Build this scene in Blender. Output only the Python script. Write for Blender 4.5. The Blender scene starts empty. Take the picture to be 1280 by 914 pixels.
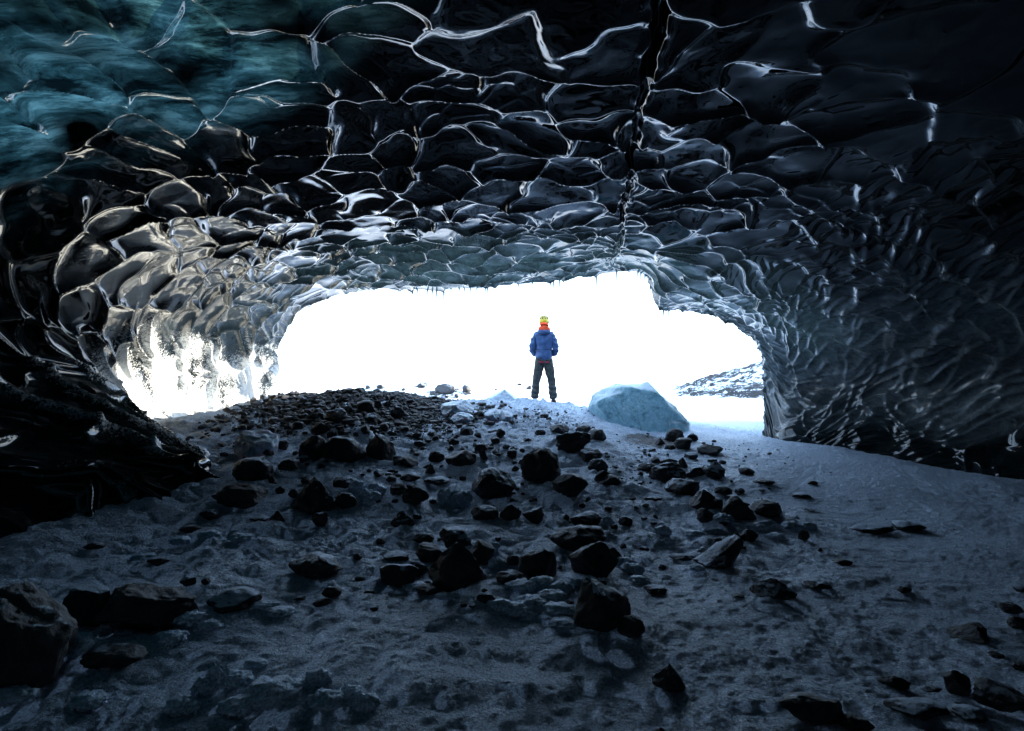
import bpy, bmesh, math, random
import numpy as np
from mathutils import Vector, Matrix

R = math.radians
scene = bpy.context.scene
COL = scene.collection
random.seed(7)
rng = np.random.default_rng(11)

# ------------------------------------------------------------------ camera
FX = 711.0
PITCH = R(1.05)
CAM_Z = 1.55
cam_d = bpy.data.cameras.new('camera')
cam_d.sensor_width = 36.0
cam_d.lens = 36.0 * FX / 1280.0
cam_d.clip_start = 0.05
cam_d.clip_end = 20000.0
cam = bpy.data.objects.new('camera', cam_d)
cam.location = (0, 0, CAM_Z)
cam.rotation_euler = (math.pi / 2 + PITCH, 0, 0)
COL.objects.link(cam)
scene.camera = cam

# ------------------------------------------------------------------ light
SUN_EL = R(11.0)
SUN_AZ = R(60.0)          # to the right of the view direction (+Y towards +X)
EXPOSURE = 2.8
sun_dir = Vector((math.sin(SUN_AZ) * math.cos(SUN_EL), math.cos(SUN_AZ) * math.cos(SUN_EL), math.sin(SUN_EL)))
sd = bpy.data.lights.new('sun', 'SUN')
sd.energy = 3.2
sd.angle = R(0.6)
sd.color = (1.0, 0.90, 0.74)
sun = bpy.data.objects.new('sun', sd)
sun.rotation_euler = (-sun_dir).to_track_quat('-Z', 'Y').to_euler()
sun.location = (30, 20, 20)
COL.objects.link(sun)

w = bpy.data.worlds.new('World')
scene.world = w
w.use_nodes = True
nt = w.node_tree
for n in list(nt.nodes):
    nt.nodes.remove(n)
N = nt.nodes.new
L = nt.links.new
wo = N('ShaderNodeOutputWorld')
bg = N('ShaderNodeBackground')
bg.inputs['Strength'].default_value = 0.12
sky = N('ShaderNodeTexSky')
sky.sky_type = 'NISHITA'
sky.sun_disc = False
sky.sun_elevation = SUN_EL
sky.sun_rotation = SUN_AZ
sky.altitude = 200
sky.air_density = 1.0
sky.dust_density = 0.6
sky.ozone_density = 2.0
tc = N('ShaderNodeTexCoord')
mp = N('ShaderNodeMapping')
mp.inputs['Scale'].default_value = (1.0, 1.0, 7.0)
mp.inputs['Location'].default_value = (0.3, 0.2, 0.1)
nz = N('ShaderNodeTexNoise')
nz.inputs['Scale'].default_value = 1.6
nz.inputs['Detail'].default_value = 4
nz.inputs['Roughness'].default_value = 0.5
rp = N('ShaderNodeValToRGB')
rp.color_ramp.elements[0].position = 0.40
rp.color_ramp.elements[0].color = (0.30, 0.30, 0.30, 1)
rp.color_ramp.elements[1].position = 0.66
rp.color_ramp.elements[1].color = (0.96, 0.96, 0.96, 1)
cl = N('ShaderNodeRGB')
cl.outputs[0].default_value = (3.9, 5.4, 7.6, 1)
mx = N('ShaderNodeMix')
mx.data_type = 'RGBA'
L(tc.outputs['Generated'], mp.inputs['Vector'])
L(mp.outputs[0], nz.inputs['Vector'])
L(nz.outputs['Fac'], rp.inputs['Fac'])
L(rp.outputs['Color'], mx.inputs['Factor'])
L(sky.outputs[0], mx.inputs['A'])
L(cl.outputs[0], mx.inputs['B'])
L(mx.outputs['Result'], bg.inputs['Color'])
L(bg.outputs[0], wo.inputs['Surface'])

vs = scene.view_settings
vs.view_transform = 'Standard'
vs.look = 'None'
vs.gamma = 1.0
vs.exposure = EXPOSURE
vs.use_curve_mapping = False
cy = scene.cycles
cy.use_denoising = True
try:
    cy.denoiser = 'OPENIMAGEDENOISE'
    cy.denoising_input_passes = 'RGB_ALBEDO_NORMAL'
    cy.denoising_prefilter = 'ACCURATE'
except Exception:
    pass
cy.max_bounces = 10
cy.diffuse_bounces = 6
cy.glossy_bounces = 5
cy.transmission_bounces = 6
cy.caustics_reflective = False
cy.caustics_refractive = False
cy.sample_clamp_indirect = 6.0
cy.use_adaptive_sampling = True
cy.adaptive_threshold = 0.01

# ------------------------------------------------------------------ helpers
def ray(px, py):
    x = (px - 640.0) / FX
    u = -(py - 457.0) / FX
    c, s = math.cos(PITCH), math.sin(PITCH)
    return np.array((x, c - u * s, s + u * c))

def at(px, py, Y):
    r = ray(px, py)
    t = Y / r[1]
    return np.array((0, 0, CAM_Z)) + r * t

_P = rng.permutation(4096)
_G3 = rng.normal(size=(4096, 3))
_G3 /= np.linalg.norm(_G3, axis=1)[:, None]

def _h(ix, iy, iz):
    return _P[(_P[(_P[ix & 4095] + iy) & 4095] + iz) & 4095]

def pnoise(x, y, z=0.0):
    """gradient noise, about -1..1, on arrays"""
    x, y, z = np.broadcast_arrays(np.asarray(x, float), np.asarray(y, float), np.asarray(z, float))
    ix, iy, iz = np.floor(x).astype(np.int64), np.floor(y).astype(np.int64), np.floor(z).astype(np.int64)
    fx, fy, fz = x - ix, y - iy, z - iz
    ux, uy, uz = [f * f * f * (f * (f * 6 - 15) + 10) for f in (fx, fy, fz)]
    flat = np.ndim(z) and np.ptp(z) == 0 and float(np.ravel(z)[0]) == 0.0
    out = 0.0
    for dz in ((0,) if flat else (0, 1)):
        wz = 1.0 if flat else (uz if dz else 1 - uz)
        for dy in (0, 1):
            wy = uy if dy else 1 - uy
            for dx in (0, 1):
                wx = ux if dx else 1 - ux
                g = _G3[_h(ix + dx, iy + dy, iz + dz)]
                out = out + wx * wy * wz * (g[..., 0] * (fx - dx) + g[..., 1] * (fy - dy) + g[..., 2] * (fz - dz))
    return out * 1.6

def fbm(x, y, z=0.0, octv=4, gain=0.5):
    a, f, s = 1.0, 1.0, 0.0
    for i in range(octv):
        s = s + a * pnoise(np.asarray(x) * f + 13.7 * i, np.asarray(y) * f + 5.1 * i, np.asarray(z) * f)
        a *= gain
        f *= 2.03
    return s

def sstep(a, b, x):
    t = np.clip((np.asarray(x, float) - a) / (b - a), 0, 1)
    return t * t * (3 - 2 * t)

def hash01(ix, iy, k):
    return (_h(ix, iy, np.full_like(ix, k)) + 0.5) / 4096.0

def make_obj(name, verts, faces, mat, parent=None, smooth=True, attrs=None, loc=None):
    me = bpy.data.meshes.new(name)
    verts = np.asarray(verts, np.float32)
    faces = np.asarray(faces, np.int32)
    k = faces.shape[1]
    me.vertices.add(len(verts))
    me.vertices.foreach_set('co', verts.ravel())
    me.loops.add(faces.size)
    me.loops.foreach_set('vertex_index', faces.ravel())
    me.polygons.add(len(faces))
    me.polygons.foreach_set('loop_start', np.arange(0, faces.size, k, dtype=np.int32))
    me.polygons.foreach_set('use_smooth', np.full(len(faces), smooth, dtype=bool))
    if attrs:
        for an, av in attrs.items():
            a = me.attributes.new(an, 'FLOAT', 'POINT')
            a.data.foreach_set('value', np.asarray(av, np.float32).ravel())
    me.update(calc_edges=True)
    me.validate()
    o = bpy.data.objects.new(name, me)
    if mat:
        me.materials.append(mat)
    COL.objects.link(o)
    if parent:
        o.parent = parent
    if loc is not None:
        o.location = loc
    return o

def grid_faces(nr, nc, flip=False):
    i = np.arange(nr * nc).reshape(nr, nc)
    a, b, c, d = i[:-1, :-1], i[:-1, 1:], i[1:, 1:], i[1:, :-1]
    f = np.stack([a, b, c, d] if not flip else [a, d, c, b], -1)
    return f.reshape(-1, 4)

def structure(o):
    o['kind'] = 'structure'
    return o

def tag(o, label, cat, group=None, kind=None):
    o['label'] = label
    o['category'] = cat
    if group:
        o['group'] = group
    if kind:
        o['kind'] = kind
    return o

class Mat:
    """small wrapper for node materials"""
    def __init__(self, name):
        self.m = bpy.data.materials.new(name)
        self.m.use_nodes = True
        self.nt = self.m.node_tree
        self.nt.nodes.clear()
        self.out = self.nt.nodes.new('ShaderNodeOutputMaterial')
    def n(self, t, **kw):
        nd = self.nt.nodes.new(t)
        for k, v in kw.items():
            if k.startswith('_'):
                setattr(nd, k[1:], v)
            else:
                nd.inputs[k.replace('__', ' ')].default_value = v
        return nd
    def l(self, a, b):
        self.nt.links.new(a, b)
    def noise(self, scale, detail=4, rough=0.55, vec=None, dist=0.0):
        nd = self.n('ShaderNodeTexNoise', Scale=scale, Detail=detail, Roughness=rough, Distortion=dist)
        if vec is not None:
            self.l(vec, nd.inputs['Vector'])
        return nd.outputs['Fac']
    def ramp(self, fac, stops):
        nd = self.n('ShaderNodeValToRGB')
        cr = nd.color_ramp
        while len(cr.elements) < len(stops):
            cr.elements.new(0.5)
        for e, (p, c) in zip(cr.elements, stops):
            e.position = p
            e.color = (*c, 1) if len(c) == 3 else c
        self.l(fac, nd.inputs['Fac'])
        return nd.outputs['Color']
    def mixc(self, fac, a, b):
        nd = self.n('ShaderNodeMix', _data_type='RGBA')
        for v, i in ((fac, 'Factor'), (a, 'A'), (b, 'B')):
            s = nd.inputs[i] if i != 'Factor' else nd.inputs['Factor']
            if isinstance(v, (tuple, float, int)):
                s.default_value = (*v, 1) if isinstance(v, tuple) else v
            else:
                self.l(v, s)
        return nd.outputs['Result']
    def math(self, op, a, b=None, clamp=False):
        nd = self.n('ShaderNodeMath', _operation=op, _use_clamp=clamp)
        for i, v in enumerate((a, b)):
            if v is None:
                continue
            if isinstance(v, (float, int)):
                nd.inputs[i].default_value = v
            else:
                self.l(v, nd.inputs[i])
        return nd.outputs[0]
    def attr(self, name):
        return self.n('ShaderNodeAttribute', _attribute_name=name).outputs['Fac']
    def pos(self):
        return self.n('ShaderNodeNewGeometry').outputs['Position']
    def obj(self):
        return self.n('ShaderNodeTexCoord').outputs['Object']
    def normal_z(self):
        g = self.n('ShaderNodeNewGeometry')
        s = self.n('ShaderNodeSeparateXYZ')
        self.l(g.outputs['Normal'], s.inputs[0])
        return s.outputs['Z']
    def bump(self, h, strength, dist, normal=None):
        nd = self.n('ShaderNodeBump', Strength=strength, Distance=dist)
        self.l(h, nd.inputs['Height'])
        if normal is not None:
            self.l(normal, nd.inputs['Normal'])
        return nd.outputs[0]
    def principled(self, color, rough=0.6, normal=None, **kw):
        p = self.n('ShaderNodeBsdfPrincipled', **kw)
        for v, k in ((color, 'Base Color'), (rough, 'Roughness')):
            if isinstance(v, (tuple, float)):
                p.inputs[k].default_value = (*v, 1) if isinstance(v, tuple) else v
            else:
                self.l(v, p.inputs[k])
        if normal is not None:
            self.l(normal, p.inputs['Normal'])
        return p
    def finish(self, bsdf):
        self.l(bsdf.outputs[0], self.out.inputs['Surface'])
        return self.m

SNOW = (0.66, 0.795, 0.96)

def mat_ground():
    M = Mat('snow_ground')
    pos = M.pos()
    dirt = M.attr('dirt')
    n1 = M.noise(5.0, 6, 0.65, pos)
    n2 = M.noise(38.0, 4, 0.6, pos)
    n3 = M.noise(160.0, 3, 0.6, pos)
    d = M.math('ADD', dirt, M.math('MULTIPLY', M.math('SUBTRACT', n1, 0.5), 0.9))
    d = M.math('ADD', d, M.math('MULTIPLY', M.math('SUBTRACT', n2, 0.5), 0.7))
    dm = M.ramp(d, [(0.42, (0, 0, 0)), (0.62, (1, 1, 1))])
    grit = M.ramp(n2, [(0.3, (0.018, 0.019, 0.02)), (0.75, (0.06, 0.06, 0.06))])
    speck = M.ramp(M.noise(60.0, 3, 0.7, pos), [(0.22, (0.25, 0.3, 0.36)), (0.36, (1, 1, 1))])
    snow = M.n('ShaderNodeMix', _data_type='RGBA', _blend_type='MULTIPLY')
    snow.inputs['Factor'].default_value = 0.35
    snow.inputs['A'].default_value = (*SNOW, 1)
    M.l(speck, snow.inputs['B'])
    grain = M.n('ShaderNodeMix', _data_type='RGBA', _blend_type='MULTIPLY')
    grain.inputs['Factor'].default_value = 0.85
    M.l(snow.outputs['Result'], grain.inputs['A'])
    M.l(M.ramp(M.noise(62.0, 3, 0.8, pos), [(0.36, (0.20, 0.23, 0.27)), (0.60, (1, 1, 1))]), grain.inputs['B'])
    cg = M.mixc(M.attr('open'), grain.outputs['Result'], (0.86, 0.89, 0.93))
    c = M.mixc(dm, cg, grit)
    h = M.math('ADD', n3, M.math('MULTIPLY', n2, 1.6))
    nr = M.bump(h, 1.0, 0.022)
    nr = M.bump(M.noise(14.0, 6, 0.65, pos), 0.8, 0.06, nr)
    return M.finish(M.principled(c, 0.55, nr, Specular__IOR__Level=0.4))

def mat_snow(name='snow', bump=0.7):
    M = Mat(name)
    pos = M.pos()
    n = M.noise(30.0, 5, 0.65, pos)
    nr = M.bump(n, bump, 0.03)
    nr = M.bump(M.noise(140.0, 3, 0.6, pos), 0.5, 0.008, nr)
    c = M.mixc(M.ramp(M.noise(62.0, 3, 0.8, pos), [(0.36, (1, 1, 1)), (0.60, (0, 0, 0))]), SNOW, tuple(v * 0.42 for v in SNOW))
    return M.finish(M.principled(c, 0.55, nr, Specular__IOR__Level=0.4))

def mat_far_snow():
    M = Mat('far_snow')
    pos = M.pos()
    rock = M.attr('rock')
    n = M.noise(1.3, 7, 0.7, pos)
    n2 = M.noise(6.0, 4, 0.7, pos)
    f = M.math('ADD', rock, M.math('MULTIPLY', M.math('SUBTRACT', n, 0.5), 1.4))
    f = M.math('ADD', f, M.math('MULTIPLY', M.math('SUBTRACT', n2, 0.5), 0.8))
    dm = M.ramp(f, [(0.46, (0, 0, 0)), (0.56, (1, 1, 1))])
    c = M.mixc(dm, (0.8, 0.84, 0.88), M.ramp(n2, [(0.3, (0.012, 0.012, 0.014)), (0.7, (0.045, 0.043, 0.042))]))
    nr = M.bump(n, 0.6, 0.4)
    return M.finish(M.principled(c, 0.8, nr, Specular__IOR__Level=0.2))

def mat_rock():
    M = Mat('basalt')
    pos = M.pos()
    n1 = M.noise(9.0, 6, 0.65, pos)
    n2 = M.noise(45.0, 5, 0.7, pos)
    c = M.ramp(n1, [(0.3, (0.012, 0.013, 0.015)), (0.7, (0.045, 0.046, 0.05))])
    up = M.normal_z()
    dust = M.math('ADD', up, M.math('MULTIPLY', M.math('SUBTRACT', n1, 0.5), 1.1))
    oi = M.n('ShaderNodeObjectInfo').outputs['Random']
    dust = M.math('ADD', dust, M.math('MULTIPLY', M.math('SUBTRACT', oi, 0.55), 0.5))
    dm = M.ramp(dust, [(0.88, (0, 0, 0)), (1.25, (0.55, 0.55, 0.55))])
    c = M.mixc(dm, c, SNOW)
    nr = M.bump(n1, 0.7, 0.06)
    nr = M.bump(n2, 0.6, 0.012, nr)
    return M.finish(M.principled(c, 0.62, nr, Specular__IOR__Level=0.4))

def mat_gravel():
    M = Mat('gravel')
    pos = M.pos()
    c = M.ramp(M.noise(14.0, 5, 0.7, pos), [(0.3, (0.012, 0.013, 0.014)), (0.75, (0.06, 0.06, 0.062))])
    return M.finish(M.principled(c, 0.7, M.bump(M.noise(60, 4, 0.7, pos), 0.6, 0.01), Specular__IOR__Level=0.35))

def mat_cave_ice():
    M = Mat('cave_ice')
    pos = M.pos()
    frost = M.attr('frost')
    thin = M.attr('thin')
    lip = M.attr('lip')
    grey = M.attr('grey')
    n1 = M.noise(3.0, 6, 0.65, pos, 0.4)
    n2 = M.noise(40.0, 5, 0.7, pos)
    n3 = M.noise(7.0, 7, 0.7, pos, 1.2)
    clear = M.ramp(n1, [(0.25, (0.002, 0.003, 0.0035)), (0.55, (0.004, 0.008, 0.009)), (0.8, (0.014, 0.026, 0.029))])
    greyc = M.ramp(n3, [(0.3, (0.028, 0.036, 0.040)), (0.7, (0.19, 0.225, 0.24))])
    c = M.mixc(grey, clear, greyc)
    ff = M.math('ADD', frost, M.math('MULTIPLY', M.math('SUBTRACT', n2, 0.5), 1.0))
    ff = M.math('ADD', ff, M.math('MULTIPLY', M.math('SUBTRACT', n3, 0.5), 0.8))
    fm = M.ramp(ff, [(0.45, (0, 0, 0)), (0.75, (1, 1, 1))])
    c = M.mixc(fm, c, (0.80, 0.84, 0.86))
    rough = M.math('ADD', M.math('MULTIPLY', fm, 0.6), M.math('ADD', 0.055, M.math('MULTIPLY', grey, 0.05)))
    nr = M.bump(M.noise(6.0, 3, 0.5, pos, 0.6), 0.05, 0.04)
    nr2 = M.bump(n2, M_FROST, 0.02, nr)
    mixn = M.n('ShaderNodeMix', _data_type='VECTOR')
    M.l(fm, mixn.inputs['Factor'])
    M.l(nr, mixn.inputs['A'])
    M.l(nr2, mixn.inputs['B'])
    p = M.principled(c, rough, mixn.outputs['Result'], IOR=1.40)
    # thin clear roof: daylight soaks through from above
    tr = M.n('ShaderNodeBsdfTranslucent')
    mpn = M.n('ShaderNodeMapping', Rotation=(0, 0, R(38)), Scale=(0.8, 2.4, 1.6))
    M.l(pos, mpn.inputs['Vector'])
    tcol = M.ramp(M.noise(1.7, 9, 0.74, mpn.outputs[0], 0.35), [(0.42, (0.0008, 0.0028, 0.0033)), (0.52, (0.011, 0.032, 0.034)), (0.70, (0.085, 0.170, 0.170))])
    lcol = M.ramp(n3, [(0.3, (0.006, 0.010, 0.0095)), (0.7, (0.050, 0.076, 0.070))])
    tcol = M.mixc(M.math('GREATER_THAN', lip, thin), tcol, lcol)
    M.l(tcol, tr.inputs['Color'])
    ad = M.n('ShaderNodeMixShader')
    tf = M.math('MULTIPLY', M.math('MAXIMUM', thin, lip), 0.85)
    M.l(tf, ad.inputs[0])
    M.l(p.outputs[0], ad.inputs[1])
    ad2 = M.n('ShaderNodeAddShader')
    M.l(tr.outputs[0], ad2.inputs[0])
    M.l(p.outputs[0], ad2.inputs[1])
    M.l(ad2.outputs[0], ad.inputs[2])
    return M.finish(ad)
M_FROST = 0.8

def mat_ice_block():
    M = Mat('block_ice')
    pos = M.pos()
    n1 = M.noise(4.5, 7, 0.7, pos, 1.0)
    n2 = M.noise(26.0, 6, 0.75, pos)
    c = M.ramp(n1, [(0.3, (0.10, 0.20, 0.25)), (0.48, (0.34, 0.52, 0.58)), (0.72, (0.58, 0.74, 0.79))])
    sp = M.ramp(n2, [(0.50, (0, 0, 0)), (0.68, (0.8, 0.8, 0.8))])
    c = M.mixc(sp, c, (0.8, 0.9, 0.93))
    up = M.math('ADD', M.normal_z(), M.math('MULTIPLY', M.math('SUBTRACT', n2, 0.5), 0.8))
    c = M.mixc(M.ramp(up, [(0.55, (0, 0, 0)), (0.95, (0.8, 0.8, 0.8))]), c, (0.78, 0.84, 0.92))
    nr = M.bump(n1, 0.5, 0.06)
    nr = M.bump(n2, 0.6, 0.02, nr)
    p = M.principled(c, 0.32, nr, IOR=1.31, Subsurface__Weight=0.3, Subsurface__Scale=0.25)
    p.inputs['Subsurface Radius'].default_value = (0.5, 0.9, 1.0)
    t = M.n('ShaderNodeBsdfTranslucent')
    M.l(c, t.inputs['Color'])
    mxs = M.n('ShaderNodeMixShader')
    mxs.inputs[0].default_value = 0.45
    M.l(p.outputs[0], mxs.inputs[1])
    M.l(t.outputs[0], mxs.inputs[2])
    return M.finish(mxs)

def mat_plain(name, color, rough=0.7, scale=40.0, amt=0.25, spec=0.4, bump=0.3):
    M = Mat(name)
    ob = M.obj()
    n = M.noise(scale, 4, 0.6, ob)
    dark = tuple(v * (1 - amt) for v in color)
    lite = tuple(min(1.0, v * (1 + amt)) for v in color)
    c = M.ramp(n, [(0.3, dark), (0.7, lite)])
    return M.finish(M.principled(c, rough, M.bump(n, bump, 0.02), Specular__IOR__Level=spec))

G_GROUND = mat_ground()
G_SNOW = mat_snow()
G_FAR = mat_far_snow()
G_ROCK = mat_rock()
G_GRAVEL = mat_gravel()
G_ICE = mat_cave_ice()
G_BLOCK = mat_ice_block()

# ------------------------------------------------------------------ ground
GX = np.array([-6.0, -4.0, -2.5, -1.0, 0.6, 2.4, 4.8, 7.0, 9.0])
GY = np.array([-8.0, 2.5, 4.0, 5.5, 7.0, 8.5, 10.0, 11.5, 12.5, 14.0, 17.0, 24.0])
GZ = np.array([
    [0, .00, .10, .35, .70, .95, .95, .90, .90, 1.0, 1.1, 1.05],
    [0, .02, .12, .40, .75, 1.10, 1.36, 1.36, 1.20, 1.08, 1.02, 1.0],
    [0, .00, .10, .30, .65, 1.05, 1.42, 1.40, 1.18, 1.02, .95, .95],
    [0, .00, .08, .25, .52, .88, 1.16, 1.25, 1.12, .98, .92, .92],
    [0, .00, .08, .22, .46, .80, 1.08, 1.25, 1.20, .98, .90, .92],
    [0, .00, .05, .15, .32, .52, .72, .95, 1.02, .92, .86, .9],
    [0, .00, .05, .12, .25, .42, .56, .64, .70, .76, .82, .9],
    [0, .00, .05, .10, .22, .34, .46, .55, .65, .75, .85, .9],
    [0, .00, .05, .10, .20, .30, .45, .55, .65, .75, .85, .9]])

GZ = GZ - 0.0239 * np.clip(GY, 0, 17)[None]

def _cr(p0, p1, p2, p3, t):
    return 0.5 * ((2 * p1) + (-p0 + p2) * t + (2 * p0 - 5 * p1 + 4 * p2 - p3) * t * t + (-p0 + 3 * p1 - 3 * p2 + p3) * t ** 3)

def _idx(knots, v):
    v = np.clip(v, knots[0], knots[-1] - 1e-6)
    i = np.clip(np.searchsorted(knots, v, side='right') - 1, 0, len(knots) - 2)
    return i, (v - knots[i]) / (knots[i + 1] - knots[i])

def base_z(x, y):
    x, y = np.broadcast_arrays(np.asarray(x, float), np.asarray(y, float))
    i, s = _idx(GX, x)
    j, t = _idx(GY, y)
    s = s * s * (3 - 2 * s) * 0.5 + s * 0.5
    t = t * t * (3 - 2 * t) * 0.35 + t * 0.65
    return (GZ[i, j] * (1 - s) * (1 - t) + GZ[i + 1, j] * s * (1 - t) + GZ[i, j + 1] * (1 - s) * t + GZ[i + 1, j + 1] * s * t)

def ground_hit(px, py):
    r = ray(px, py)
    ts = np.linspace(1.5, 40, 6000)
    P = np.array((0, 0, CAM_Z))[None] + r[None] * ts[:, None]
    below = P[:, 2] < base_z(P[:, 0], P[:, 1])
    k = int(np.argmax(below)) if below.any() else len(ts) - 1
    return P[k]

# ---- stones read off the photograph: centre x, base y, width, height (photo pixels), shape, words
STONES = [
 (30, 893, 145, 165, 'a', 'huge black boulder with a pale fractured side at the lower left edge'),
 (188, 815, 112, 82, 'a', 'large black boulder with one flat grey side beside the huge lower left boulder'),
 (112, 808, 54, 62, 'r', 'black boulder wedged between the two largest boulders at the lower left'),
 (291, 780, 64, 36, 'r', 'low rounded black boulder right of the flat-sided one at lower left'),
 (395, 736, 72, 35, 'r', 'humped dark boulder alone on snow right of the left wall shadow'),
 (145, 858, 78, 34, 's', 'dark stone half buried in snow below the flat-sided boulder'),
 (302, 643, 66, 34, 'r', 'broad black boulder near the foot of the left ice wall'),
 (316, 617, 50, 32, 'r', 'rough dark boulder resting behind the broad boulder by the left wall'),
 (391, 653, 60, 50, 'p', 'tall pointed dark boulder left of centre on the slope'),
 (431, 588, 58, 38, 'r', 'wide rounded black boulder high on the left mound'),
 (476, 584, 38, 36, 'r', 'round pitted boulder touching the wide boulder on the left mound'),
 (392, 586, 38, 32, 'r', 'dark boulder against the left side of the wide mound boulder'),
 (420, 543, 28, 20, 'r', 'smooth domed grey stone near the top of the left mound'),
 (676, 614, 54, 52, 'r', 'biggest smooth black boulder leaning on the slope below the person'),
 (617, 632, 58, 42, 's', 'dark boulder with a cap of snow left of the biggest smooth boulder'),
 (713, 634, 47, 31, 'r', 'black boulder right below the biggest smooth boulder'),
 (717, 575, 47, 29, 'a', 'angular black boulder with a sloping left side under the ridge'),
 (746, 560, 24, 16, 's', 'small black stone with a white snow top left of the ice block'),
 (576, 596, 42, 24, 'r', 'low dark boulder at the lower edge of the gravel mound'),
 (520, 641, 37, 24, 'a', 'angular dark stone mid slope left of centre'),
 (504, 667, 32, 24, 'p', 'peaked dark stone below the angular stone mid slope'),
 (606, 661, 36, 22, 'r', 'smooth egg-shaped dark stone above the central rock heap'),
 (667, 662, 29, 22, 'a', 'tilted dark stone right of the egg-shaped stone'),
 (733, 667, 41, 23, 'r', 'rounded dark stone on top of the right rock pile'),
 (723, 699, 72, 42, 'r', 'broad smooth boulder at the back of the right rock pile'),
 (741, 737, 64, 56, 'a', 'grey topped angular boulder in the middle of the right rock pile'),
 (752, 804, 78, 76, 'a', 'big blocky black boulder at the front of the right rock pile'),
 (788, 813, 34, 30, 'r', 'dark lump of stone at the right foot of the blocky boulder'),
 (672, 734, 50, 44, 'r', 'round black boulder between the two central rock heaps'),
 (570, 754, 72, 70, 'p', 'large slab-faced boulder leaning in the left central rock heap'),
 (570, 692, 44, 28, 'a', 'ridged black stone at the back of the left central heap'),
 (537, 708, 37, 28, 'r', 'black stone behind the left shoulder of the slab-faced boulder'),
 (604, 718, 29, 33, 'r', 'upright black stone on the right side of the slab-faced boulder'),
 (498, 745, 56, 38, 'a', 'low angular boulder at the left end of the central heap'),
 (898, 717, 58, 48, 'w', 'wedge-shaped dark boulder pointing up to the right'),
 (922, 661, 43, 33, 'a', 'dark blocky boulder right of the ice block slope'),
 (958, 654, 41, 22, 'r', 'rounded dark boulder at the right end of the pair below the ice block'),
 (881, 650, 39, 27, 'p', 'peaked dark boulder left of the blocky pair below the ice block'),
 (835, 614, 47, 31, 'r', 'pale grey rounded boulder below the ice block'),
 (853, 631, 46, 24, 'r', 'black boulder in front of the pale grey rounded one'),
 (843, 557, 26, 18, 'r', 'round black stone at the right foot of the ice block'),
 (893, 605, 29, 23, 'a', 'dark angular stone right of the pale grey boulder'),
 (965, 758, 56, 34, 'p', 'snow-dusted peaked stone alone on the right snow'),
 (1090, 668, 52, 16, 'a', 'long flat dark stone on the open snow at right'),
 (1132, 666, 37, 15, 'r', 'dark stone joined to the right end of the long flat one'),
 (1215, 813, 60, 27, 'w', 'black slanted stone on snow near the right edge'),
 (1248, 895, 74, 42, 'a', 'black blocky boulder in the lower right corner'),
 (1198, 873, 32, 36, 'r', 'upright dark stone left of the corner boulder at lower right'),
 (1014, 926, 82, 50, 'a', 'black boulder cut by the bottom edge right of centre'),
 (1148, 908, 82, 28, 'a', 'long low dark slab near the bottom right edge'),
 (835, 873, 40, 40, 'p', 'thin peaked dark stone poking from the foreground snow'),
]
SMALL = [(731, 547, 24, 14), (738, 586, 30, 17), (747, 599, 27, 19), (754, 617, 23, 18), (604, 588, 12, 14), (546, 586, 21, 15),
 (508, 593, 31, 17), (626, 558, 12, 12), (619, 565, 12, 9), (583, 554, 18, 14), (497, 530, 22, 15), (675, 548, 14, 8), (699, 547, 26, 12),
 (658, 560, 13, 6), (640, 580, 13, 11), (602, 574, 18, 12), (538, 603, 14, 14), (513, 614, 26, 12), (546, 614, 33, 12), (498, 631, 23, 15),
 (530, 680, 26, 15), (638, 660, 28, 23), (768, 706, 26, 21), (643, 713, 22, 18), (641, 746, 42, 24), (522, 728, 29, 23), (496, 711, 33, 14),
 (596, 743, 25, 20), (538, 759, 37, 14), (607, 771, 25, 14), (782, 661, 18, 15), (820, 753, 30, 16), (854, 567, 22, 15), (864, 556, 17, 12),
 (825, 561, 12, 9), (888, 572, 34, 15), (838, 568, 14, 8), (864, 579, 17, 10), (809, 594, 28, 13), (835, 587, 24, 10), (854, 591, 11, 14),
 (868, 601, 28, 14), (933, 598, 21, 10), (890, 581, 12, 6), (897, 649, 13, 13), (882, 665, 22, 18), (936, 684, 24, 17), (1004, 682, 13, 14),
 (854, 702, 35, 9), (761, 621, 30, 14), (817, 637, 24, 7), (1015, 607, 13, 7), (954, 611, 30, 7), (1009, 638, 24, 5), (1002, 622, 24, 7),
 (925, 618, 12, 8), (903, 626, 24, 12), (1052, 711, 26, 11), (1022, 744, 34, 15), (1130, 747, 16, 11), (1263, 770, 28, 16), (1276, 790, 24, 20),
 (1276, 745, 16, 10), (1246, 831, 18, 10), (1119, 865, 37, 20), (1066, 928, 42, 26), (1212, 910, 40, 22), (1165, 863, 26, 8), (1275, 843, 18, 12),
 (922, 757, 16, 6), (826, 928, 24, 18), (236, 751, 21, 15), (257, 752, 11, 11), (199, 715, 28, 14), (415, 761, 24, 16), (403, 769, 24, 12),
 (375, 758, 16, 8), (433, 645, 29, 23), (433, 620, 31, 16), (401, 553, 26, 17), (457, 526, 23, 17), (464, 537, 20, 12), (472, 521, 15, 14),
 (433, 527, 20, 11), (323, 574, 30, 21), (335, 579, 14, 10), (352, 572, 17, 12), (363, 602, 28, 18), (347, 662, 24, 17), (400, 667, 21, 20),
 (324, 661, 24, 9), (380, 589, 14, 9), (367, 637, 13, 11), (350, 628, 12, 10), (340, 620, 12, 12), (397, 534, 24, 11), (398, 528, 14, 11),
 (378, 514, 17, 12), (388, 497, 10, 9), (400, 495, 15, 8), (419, 493, 10, 8), (429, 492, 9, 7), (343, 509, 20, 8), (494, 530, 14, 12),
 (497, 588, 12, 12), (448, 500, 14, 8), (466, 506, 12, 7), (482, 514, 14, 9), (262, 655, 24, 14), (240, 672, 30, 14), (120, 690, 26, 10)]

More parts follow.
